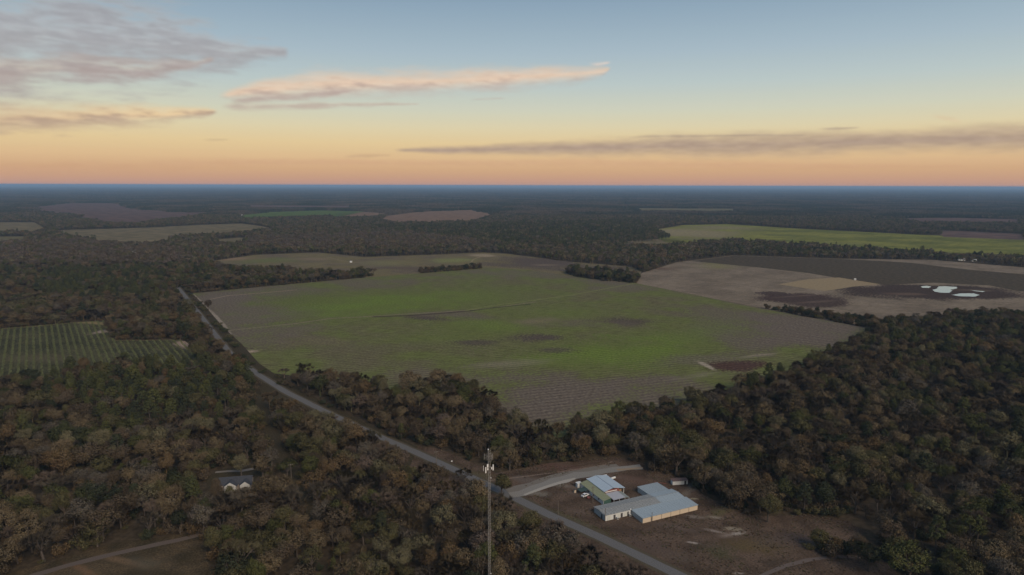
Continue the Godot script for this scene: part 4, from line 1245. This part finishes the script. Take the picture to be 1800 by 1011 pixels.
	# the barn with its lean-to and carport
	var b := thing("barn", "metal barn with pale blue roof, yellow-green lean-to roof and red front wall", "barn", at, turn)
	var sky_roof := metal(lin(0.36, 0.44, 0.52), 0.5, 211, 0.12)
	var moss_roof := metal(lin(0.22, 0.235, 0.13), 0.8, 212, 0.2)
	var red := metal(lin(0.26, 0.06, 0.045), 0.8, 213, 0.3)
	put(b, "roof", sheet(Vector3(-2.5, 3.5, -44.4), Vector3(3.1, 4.3, -44.4), Vector3(3.1, 4.3, -28.6), Vector3(-2.5, 3.5, -27.9)), sky_roof)
	put(b, "roof", sheet(Vector3(3.1, 4.3, -44.4), Vector3(9.6, 3.3, -44.4), Vector3(9.6, 3.3, -27.9), Vector3(3.1, 4.3, -28.6)), sky_roof)
	ribs(b, Vector3(-2.4, 3.52, -44.3), Vector3(-2.4, 3.56, -28.2), Vector3(2.9, 4.28, -44.3), Vector3(2.9, 4.28, -28.8), 1.5, sky_roof)
	ribs(b, Vector3(3.3, 4.29, -44.3), Vector3(3.3, 4.29, -28.8), Vector3(9.5, 3.33, -44.3), Vector3(9.5, 3.33, -28.2), 1.5, sky_roof)
	block(b, "ridge_cap", 2.95, 3.25, 4.28, 4.36, -44.4, -28.6, plain(lin(0.2, 0.24, 0.30), 0.5))
	put(b, "roof_edge", sheet(Vector3(-2.5, 3.6, -44.7), Vector3(9.6, 3.6, -44.7), Vector3(9.6, 3.6, -44.4), Vector3(-2.5, 3.6, -44.4), 0.3), white)
	block(b, "wall", -2.3, -2.1, 0, 3.4, -44.2, -28.6, white)
	block(b, "wall", -2.1, 9.0, 0, 3.3, -44.2, -44.0, white)
	block(b, "wall", -2.1, 6.6, 0, 3.55, -28.9, -28.7, red)
	block(b, "fascia", -1.8, 4.8, 2.95, 3.25, -28.2, -28.0, metal(lin(0.75, 0.72, 0.66), 0.7, 214, 0.06))
	block(b, "door", 6.7, 8.0, 0, 2.6, -28.9, -28.8, metal(lin(0.36, 0.20, 0.10), 0.8, 215, 0.2))
	for z in [-28.7, -33.5, -38.6, -43.8]:
		block(b, "post", 9.1, 9.35, 0, 3.3, z - 0.13, z + 0.13, white)
	var lean := put(b, "lean_to_roof", sheet(Vector3(-6.8, 2.5, -43.7), Vector3(-2.35, 3.3, -43.7), Vector3(-2.35, 3.0, -22.0), Vector3(-6.8, 2.3, -22.0)), moss_roof)
	lean.set_meta("label", "yellow-green lean-to roof")
	block(b, "lean_to_wall", -6.5, -6.35, 0, 2.28, -43.5, -22.3, white)
	block(b, "lean_to_wall", -6.35, -2.3, 0, 2.3, -22.45, -22.3, metal(lin(0.03, 0.09, 0.07), 0.8, 216, 0.2))
	block(b, "lean_to_wall", -6.35, -2.35, 0, 2.4, -43.5, -43.35, white)
	for z in [-40.0, -35.5, -31.0, -26.5]:
		var win := block(b, "window", -6.54, -6.5, 1.0, 1.8, z - 0.5, z + 0.5, dim)
		block(win, "sill", -0.06, 0.0, -0.48, -0.42, -0.55, 0.55, white)
	put(b, "carport_roof", sheet(Vector3(-2.0, 2.75, -27.6), Vector3(4.6, 2.85, -27.6), Vector3(4.6, 2.65, -20.4), Vector3(-2.0, 2.55, -20.4)), metal(lin(0.37, 0.37, 0.40), 0.55, 217, 0.12))
	put(b, "carport_roof", sheet(Vector3(4.6, 2.85, -27.6), Vector3(7.0, 2.3, -27.2), Vector3(7.0, 2.15, -20.4), Vector3(4.6, 2.65, -20.4)), metal(lin(0.22, 0.24, 0.22), 0.6, 218, 0.2))
	for p in [Vector2(-1.8, -20.6), Vector2(4.5, -20.6), Vector2(6.8, -20.6), Vector2(6.8, -27.0), Vector2(1.4, -20.6)]:
		block(b, "carport_post", p.x - 0.07, p.x + 0.07, 0, 2.1 if p.x > 5.0 else 2.5, p.y - 0.07, p.y + 0.07, white)

	var annex := thing("white_annex", "small white flat-roofed annex at the far left corner of the barn", "shed", local(at, turn, -6.9, -44.6), turn)
	block(annex, "wall", -1.2, 1.2, 0, 2.2, -1.0, 1.0, white)
	block(annex, "roof", -1.35, 1.35, 2.2, 2.3, -1.15, 1.15, white)
	var canopy := thing("green_canopy", "dark green canopy on posts left of the barn", "canopy", local(at, turn, -9.0, -37.5), turn)
	put(canopy, "roof", sheet(Vector3(-2.0, 1.9, -1.9), Vector3(2.2, 2.1, -1.9), Vector3(2.2, 2.1, 1.9), Vector3(-2.0, 1.9, 1.9), 0.06), plain(lin(0.03, 0.055, 0.05), 0.8))
	for p in [Vector2(-1.8, -1.7), Vector2(2.0, -1.7), Vector2(2.0, 1.7), Vector2(-1.8, 1.7)]:
		block(canopy, "post", p.x - 0.05, p.x + 0.05, 0, 1.85, p.y - 0.05, p.y + 0.05, dim)
	car("white_car", "white car parked beside the dark green canopy", local(at, turn, -9.4, -34.2), turn + 0.25, plain(lin(0.7, 0.7, 0.7), 0.3))
	cart(local(at, turn, -9.0, -31.4), turn + 0.9, red)
	var tank := thing("storage_tank", "small white tank lying on feet behind the barn", "tank", local(at, turn, 13.6, -44.6), turn + 0.2)
	put(tank, "shell", rod(0.55, 0.55, 2.6, 14), white, Vector3(0, 0.85, 0), Vector3(0, 0, PI / 2))
	for x in [-1.3, 1.3]:
		var cap := SphereMesh.new()
		cap.radius = 0.55
		cap.height = 0.8
		cap.radial_segments = 14
		cap.rings = 7
		put(tank, "end_cap", cap, white, Vector3(x, 0.85, 0), Vector3(0, 0, PI / 2))
	for x in [-0.8, 0.8]:
		block(tank, "foot", x - 0.1, x + 0.1, 0, 0.45, -0.4, 0.4, dim)
	var crate := thing("tan_box", "tan upright box standing left of the dark green canopy", "box", local(at, turn, -11.9, -39.8), turn)
	block(crate, "shell", -0.5, 0.5, 0, 1.4, -0.4, 0.4, tan)
	block(crate, "lid", -0.55, 0.55, 1.4, 1.5, -0.45, 0.45, dim)
	var w := thing("white_shed", "small white shed with rust-red roof at the wood edge behind the storage building", "shed", local(at, turn, 41.5, -26.4), turn - 0.28)
	block(w, "wall", -4.0, 4.0, 0, 2.2, -1.3, 1.3, white)
	put(w, "roof", sheet(Vector3(-4.2, 2.35, -1.6), Vector3(4.2, 2.35, -1.6), Vector3(4.2, 2.2, 1.6), Vector3(-4.2, 2.2, 1.6)), metal(lin(0.13, 0.075, 0.065), 0.8, 221, 0.2))
	block(w, "door", 2.2, 3.3, 0, 1.9, 1.3, 1.34, dim)
	var f := thing("red_rail", "low rust-red rail on posts left of the white shed", "rail", local(at, turn, 32.5, -30.0), turn - 0.75)
	block(f, "rail", -3.0, 3.0, 0.55, 0.75, -0.06, 0.06, red)
	for x in [-2.8, 0.0, 2.8]:
		block(f, "post", x - 0.06, x + 0.06, 0, 0.55, -0.06, 0.06, dim)

	# the house with two white gables
	var h := thing("gabled_house", "house with dark roof and two white front gables hidden among the left trees", "house", Vector3(-136.5, 0.05, -319.5), 0.20)
	var slate := metal(lin(0.026, 0.028, 0.036), 0.8, 231, 0.2)
	var trim := metal(lin(0.48, 0.48, 0.47), 0.7, 232, 0.05)
	block(h, "wall", -8.2, 6.8, 0, 2.9, -9.0, -1.5, metal(lin(0.30, 0.25, 0.22), 0.8, 233, 0.1))
	put(h, "roof", sheet(Vector3(-8.8, 5.4, -5.2), Vector3(7.4, 5.4, -5.2), Vector3(7.4, 2.8, -1.0), Vector3(-8.8, 2.8, -1.0)), slate)
	put(h, "roof", sheet(Vector3(-8.8, 2.8, -9.5), Vector3(7.4, 2.8, -9.5), Vector3(7.4, 5.4, -5.2), Vector3(-8.8, 5.4, -5.2)), slate)
	for g in [[-2.4, 3.0, 4.9], [4.5, 2.6, 4.8]]:
		var x: float = g[0]
		var hw: float = g[1]
		put(h, "gable", solid([Vector3(x - hw, 2.9, 1.2), Vector3(x, g[2], 1.2), Vector3(x + hw, 2.9, 1.2), Vector3(x - hw, 2.9, 1.0), Vector3(x, g[2], 1.0), Vector3(x + hw, 2.9, 1.0)], [[0, 1, 2], [5, 4, 3], [0, 2, 5, 3]]), trim)
		block(h, "front_wall", x - hw + 0.3, x + hw - 0.3, 0, 2.9, -1.5, 1.05, trim)
		put(h, "gable_roof", sheet(Vector3(x - hw - 0.3, 2.75, -3.4), Vector3(x, g[2] + 0.1, -3.4), Vector3(x, g[2] + 0.1, 1.25), Vector3(x - hw - 0.3, 2.75, 1.25)), slate)
		put(h, "gable_roof", sheet(Vector3(x, g[2] + 0.1, -3.4), Vector3(x + hw + 0.3, 2.75, -3.4), Vector3(x + hw + 0.3, 2.75, 1.25), Vector3(x, g[2] + 0.1, 1.25)), slate)
		var win := block(h, "window", x - 0.7, x + 0.7, 0.9, 2.2, 1.05, 1.10, dim)
		block(win, "sill", -0.8, 0.8, -0.75, -0.65, 0.0, 0.1, trim)

	# far farm buildings, a few pixels each
	far_house(Vector2(-828.5, -1491.2), 15, 8, 3.2, 0.3, "low white farmhouse beyond the road at the far left", white, pale)
	far_house(Vector2(-795.3, -1455.1), 7, 5, 2.6, 0.3, "small white outbuilding right of the far left farmhouse", white, pale)
	far_house(Vector2(-577.0, -1262.0), 16, 7, 3.0, 0.2, "long white farm building among trees at the head of the road", white, pale)
	far_house(Vector2(-565.0, -1280.7), 9, 7, 3.4, 0.2, "cream shed right of the long white farm building", metal(lin(0.6, 0.56, 0.36), 0.8, 241, 0.05), metal(lin(0.5, 0.5, 0.4), 0.8, 242, 0.05))
	far_house(Vector2(-315.5, -1329.9), 4, 3, 2.2, 0.1, "tiny white shed at the track end beyond the green field", white, white)
	far_house(Vector2(555.0, -1094.5), 2.6, 2.4, 1.9, 0.0, "tiny white pump house beside the straw-coloured stubble", white, white)
	far_house(Vector2(923.1, -1395.6), 12, 7, 3.0, -0.3, "pale farmhouse at the foot of the right tree belt", white, white)
	far_house(Vector2(938.4, -1380.0), 8, 6, 2.8, -0.3, "pale outbuilding right of the farmhouse by the tree belt", white, pale)
	far_house(Vector2(-1596.2, -3758), 15, 9, 4.5, 0.3, "white barn at the end of the far rust-coloured field", white, white)
	far_house(Vector2(-1332.9, -3380), 13, 7, 3.5, 0.3, "pale barn left of the far green field", white, pale)

# raised seams of a metal roof, from the line a-b to the line c-d
func ribs(parent: Node3D, a: Vector3, b: Vector3, c: Vector3, d: Vector3, apart: float, m: Material) -> void:
	var l := Leaves.new()
	var n := int(a.distance_to(b) / apart)
	for k in n + 1:
		var t := float(k) / n
		l.limb(a.lerp(b, t), c.lerp(d, t), 0.07, 0.07, Color.WHITE, 4)
	put(parent, "roof_seams", l.mesh(), m).set_meta("kind", "stuff")

func local(at: Vector3, turn: float, x: float, z: float) -> Vector3:
	return at + Basis(Vector3.UP, turn) * Vector3(x, 0, z)

func far_house(p: Vector2, long: float, deep: float, high: float, turn: float, label: String, wall: Material, top: Material) -> void:
	fill(PackedVector2Array([p + Vector2(-long, -deep), p + Vector2(long, -deep), p + Vector2(long, deep * 4.0 + high * 4.0), p + Vector2(-long, deep * 4.0 + high * 4.0)]), 1)
	var o := thing("farm_building", label, "building", Vector3(p.x, 0.06 if p.y > -1700.0 else 0.0, p.y), turn, "far farm buildings")
	block(o, "wall", -long / 2, long / 2, 0, high, -deep / 2, deep / 2, wall)
	var e := 0.4
	for s in [-1.0, 1.0]:
		var a := Vector3(-long / 2 - e, high, s * (deep / 2 + e))
		var b := Vector3(-long / 2 - e, high + deep * 0.28, 0)
		var c := Vector3(long / 2 + e, high + deep * 0.28, 0)
		var d := Vector3(long / 2 + e, high, s * (deep / 2 + e))
		put(o, "roof", sheet(b, c, d, a, 0.12) if s > 0.0 else sheet(a, d, c, b, 0.12), top)
	for s in [-1.0, 1.0]:
		var x: float = s * (long / 2 - 0.05)
		put(o, "gable", solid([Vector3(x, high, -deep / 2), Vector3(x, high + deep * 0.27, 0), Vector3(x, high, deep / 2)], [[0, 1, 2]]), wall)

func car(called: String, label: String, at: Vector3, turn: float, paint: Material) -> void:
	var o := thing(called, label, "car", at, turn)
	var glass := plain(lin(0.02, 0.025, 0.03), 0.1)
	var rubber := plain(lin(0.02, 0.02, 0.02), 0.9)
	put(o, "body", solid([Vector3(-2.1, 0.35, -0.85), Vector3(2.1, 0.35, -0.85), Vector3(2.1, 0.35, 0.85), Vector3(-2.1, 0.35, 0.85), Vector3(-2.05, 0.95, -0.82), Vector3(2.0, 0.85, -0.8), Vector3(2.0, 0.85, 0.8), Vector3(-2.05, 0.95, 0.82)], [[0, 1, 2, 3], [7, 6, 5, 4], [4, 5, 1, 0], [5, 6, 2, 1], [6, 7, 3, 2], [7, 4, 0, 3]]), paint)
	put(o, "cabin_windows", solid([Vector3(-1.5, 0.9, -0.78), Vector3(1.0, 0.88, -0.78), Vector3(1.0, 0.88, 0.78), Vector3(-1.5, 0.9, 0.78), Vector3(-1.1, 1.38, -0.62), Vector3(0.35, 1.38, -0.62), Vector3(0.35, 1.38, 0.62), Vector3(-1.1, 1.38, 0.62)], [[0, 1, 2, 3], [7, 6, 5, 4], [4, 5, 1, 0], [5, 6, 2, 1], [6, 7, 3, 2], [7, 4, 0, 3]]), glass)
	block(o, "roof", -1.15, 0.4, 1.38, 1.44, -0.64, 0.64, paint)
	for x in [-1.35, 1.3]:
		for z in [-0.78, 0.78]:
			put(o, "wheel", rod(0.33, 0.33, 0.2, 12), rubber, Vector3(x, 0.33, z), Vector3(PI / 2, 0, 0))

func cart(at: Vector3, turn: float, paint: Material) -> void:
	var o := thing("red_trailer", "small red trailer on two wheels near the white car", "trailer", at, turn)
	var rubber := plain(lin(0.02, 0.02, 0.02), 0.9)
	block(o, "bed", -1.1, 1.1, 0.5, 0.6, -0.7, 0.7, paint)
	for z in [-0.7, 0.64]:
		block(o, "side_board", -1.1, 1.1, 0.6, 0.95, z, z + 0.06, paint)
	block(o, "drawbar", 1.1, 2.2, 0.44, 0.52, -0.05, 0.05, rubber)
	block(o, "stand", 2.0, 2.1, 0.0, 0.44, -0.05, 0.05, rubber)
	for z in [-0.82, 0.82]:
		put(o, "wheel", rod(0.3, 0.3, 0.18, 12), rubber, Vector3(-0.2, 0.3, z), Vector3(PI / 2, 0, 0))

# ---------------------------------------------------------------- mast and poles
func bar(l: Leaves, a: Vector3, b: Vector3, r: float) -> void:
	l.limb(a, b, r, r, Color(1, 1, 1), 4)

func mast() -> void:
	var steel := plain(lin(0.30, 0.27, 0.24), 0.6, 0.2)
	steel.vertex_color_use_as_albedo = true
	var white := plain(lin(0.72, 0.70, 0.68), 0.5)
	var o := thing("lattice_mast", "tall slender guyed lattice mast with white antenna panels near its top", "mast", Vector3(-7.8, 0, -225.0), 0.35)
	var high := 59.6
	var legs := []
	for k in 3:
		var a := TAU * k / 3.0
		legs.append(Vector3(cos(a) * 0.5, 0, sin(a) * 0.5))
		var l := Leaves.new()
		bar(l, legs[k], legs[k] + Vector3(0, high, 0), 0.055)
		put(o, "leg", l.mesh(), steel)
	var br := Leaves.new()
	var y := 0.4
	var flip := false
	while y < high - 1.0:
		for k in 3:
			var a: Vector3 = legs[k]
			var b: Vector3 = legs[(k + 1) % 3]
			var up := Vector3(0, y, 0)
			bar(br, a + up, b + up, 0.026)
			bar(br, (b if flip else a) + up, (a if flip else b) + up + Vector3(0, 1.0, 0), 0.024)
		flip = not flip
		y += 1.0
	put(o, "bracing", br.mesh(), steel).set_meta("kind", "stuff")
	put(o, "base_block", box(1.6, 0.5, 1.6), plain(lin(0.35, 0.34, 0.32), 0.9), Vector3(0, 0.25, 0))
	put(o, "lightning_rod", rod(0.03, 0.015, 2.0, 6), steel, Vector3(0, high + 1.0, 0))
	put(o, "beacon", rod(0.18, 0.15, 0.4, 10), white, Vector3(-0.3, high + 0.2, 0))
	put(o, "beacon", rod(0.14, 0.12, 0.3, 10), white, Vector3(0.62, 49.4, 0.2))
	put(o, "beacon", rod(0.14, 0.12, 0.3, 10), white, Vector3(0.5, 13.6, 0.3))
	# upper antenna frame
	for k in 3:
		var a := TAU * k / 3.0 + 0.5
		var f := Leaves.new()
		var out := Vector3(cos(a), 0, sin(a))
		var side := Vector3(-out.z, 0, out.x)
		for h in [56.6, 57.7]:
			bar(f, Vector3(0, h, 0) + out * 0.4, Vector3(0, h, 0) + out * 1.1, 0.04)
			bar(f, Vector3(0, h, 0) + out * 1.1 - side * 1.3, Vector3(0, h, 0) + out * 1.1 + side * 1.3, 0.04)
		for s in [-1.25, -0.4, 0.4, 1.25]:
			bar(f, Vector3(0, 56.0, 0) + out * 1.1 + side * s, Vector3(0, 58.1, 0) + out * 1.1 + side * s, 0.04)
		put(o, "antenna_frame", f.mesh(), steel)
	# lower antennas
	for p in [[-1.35, 0.5, 52.6, 2.1, 0.34], [1.35, 0.4, 53.2, 2.1, 0.34], [-0.75, 0.7, 54.2, 1.2, 0.5], [-0.72, 0.75, 53.0, 0.7, 0.4], [0.75, 0.6, 53.1, 0.8, 0.3], [-2.0, -0.2, 53.1, 2.0, 0.1]]:
		var a := put(o, "antenna_panel", box(p[4], p[3], 0.16), white, Vector3(p[0], p[2], p[1]))
		var l := Leaves.new()
		bar(l, Vector3(0, 0, -0.08), Vector3(-p[0] * 0.75, 0, -p[1]), 0.03)
		put(a, "bracket", l.mesh(), steel)
	for k in 3:
		for h in [30.0, 58.0]:
			var a := TAU * k / 3.0
			var g := Leaves.new()
			g.limb(legs[k] + Vector3(0, h, 0), Vector3(cos(a) * 34.0, 0.1, sin(a) * 34.0), 0.008, 0.008, Color(1, 1, 1), 3)
			put(o, "guy_wire", g.mesh(), steel)

func pole(at: Vector2, high: float, label: String, arm: bool, lamp := false, y := 0.06) -> void:
	var o := thing("utility_pole", label, "pole", Vector3(at.x, y, at.y), 0.5, "utility poles")
	var wood := plain(lin(0.13, 0.105, 0.085), 0.9)
	put(o, "shaft", rod(0.17, 0.11, high, 8), wood, Vector3(0, high / 2, 0))
	if arm:
		put(o, "crossarm", box(2.4, 0.14, 0.14), wood, Vector3(0, high - 0.5, 0.12))
		for x in [-1.0, 0.0, 1.0]:
			put(o, "insulator", rod(0.06, 0.05, 0.2, 6), plain(lin(0.4, 0.4, 0.38), 0.3), Vector3(x, high - 0.33, 0.12))
	if lamp:
		put(o, "lamp_arm", box(1.0, 0.07, 0.07), wood, Vector3(0.5, high - 0.3, 0))
		put(o, "lamp_head", box(0.5, 0.18, 0.3), plain(lin(0.5, 0.5, 0.5), 0.5), Vector3(1.1, high - 0.3, 0))

func poles() -> void:
	pole(Vector2(-40.3, -347.7), 9.5, "wooden utility pole with crossarm beside the paved road near the mast", true)
	pole(Vector2(21.5, -295.6), 6.5, "short wooden pole at the near edge of the yard by the road", false)
	pole(Vector2(75.8, -344.0), 7.5, "wooden pole with lamp at the far end of the gravel drive", false, true)
	pole(Vector2(38.8, -307.1), 8.5, "wooden utility pole in front of the barn lean-to", true)
	pole(Vector2(42.3, -289.4), 6.2, "slim pole at the near left corner of the storage building", false)
	pole(Vector2(63.4, -289.1), 4.6, "slim short pole in front of the tan storage panels", false)
	pole(Vector2(-112.9, -331.6), 9.0, "utility pole with crossarm in the dark cut among the left trees", true)
	var o := thing("mailbox", "small white mailbox on a post beside the paved road", "mailbox", Vector3(Vector2(-32.6, -353.8).x, 0.06, Vector2(-32.6, -353.8).y), 0.6)
	put(o, "post", rod(0.06, 0.06, 1.1, 6), plain(lin(0.15, 0.11, 0.08), 0.9), Vector3(0, 0.55, 0))
	put(o, "box", box(0.7, 0.45, 0.4), plain(lin(0.75, 0.75, 0.72), 0.5), Vector3(0, 1.3, 0))
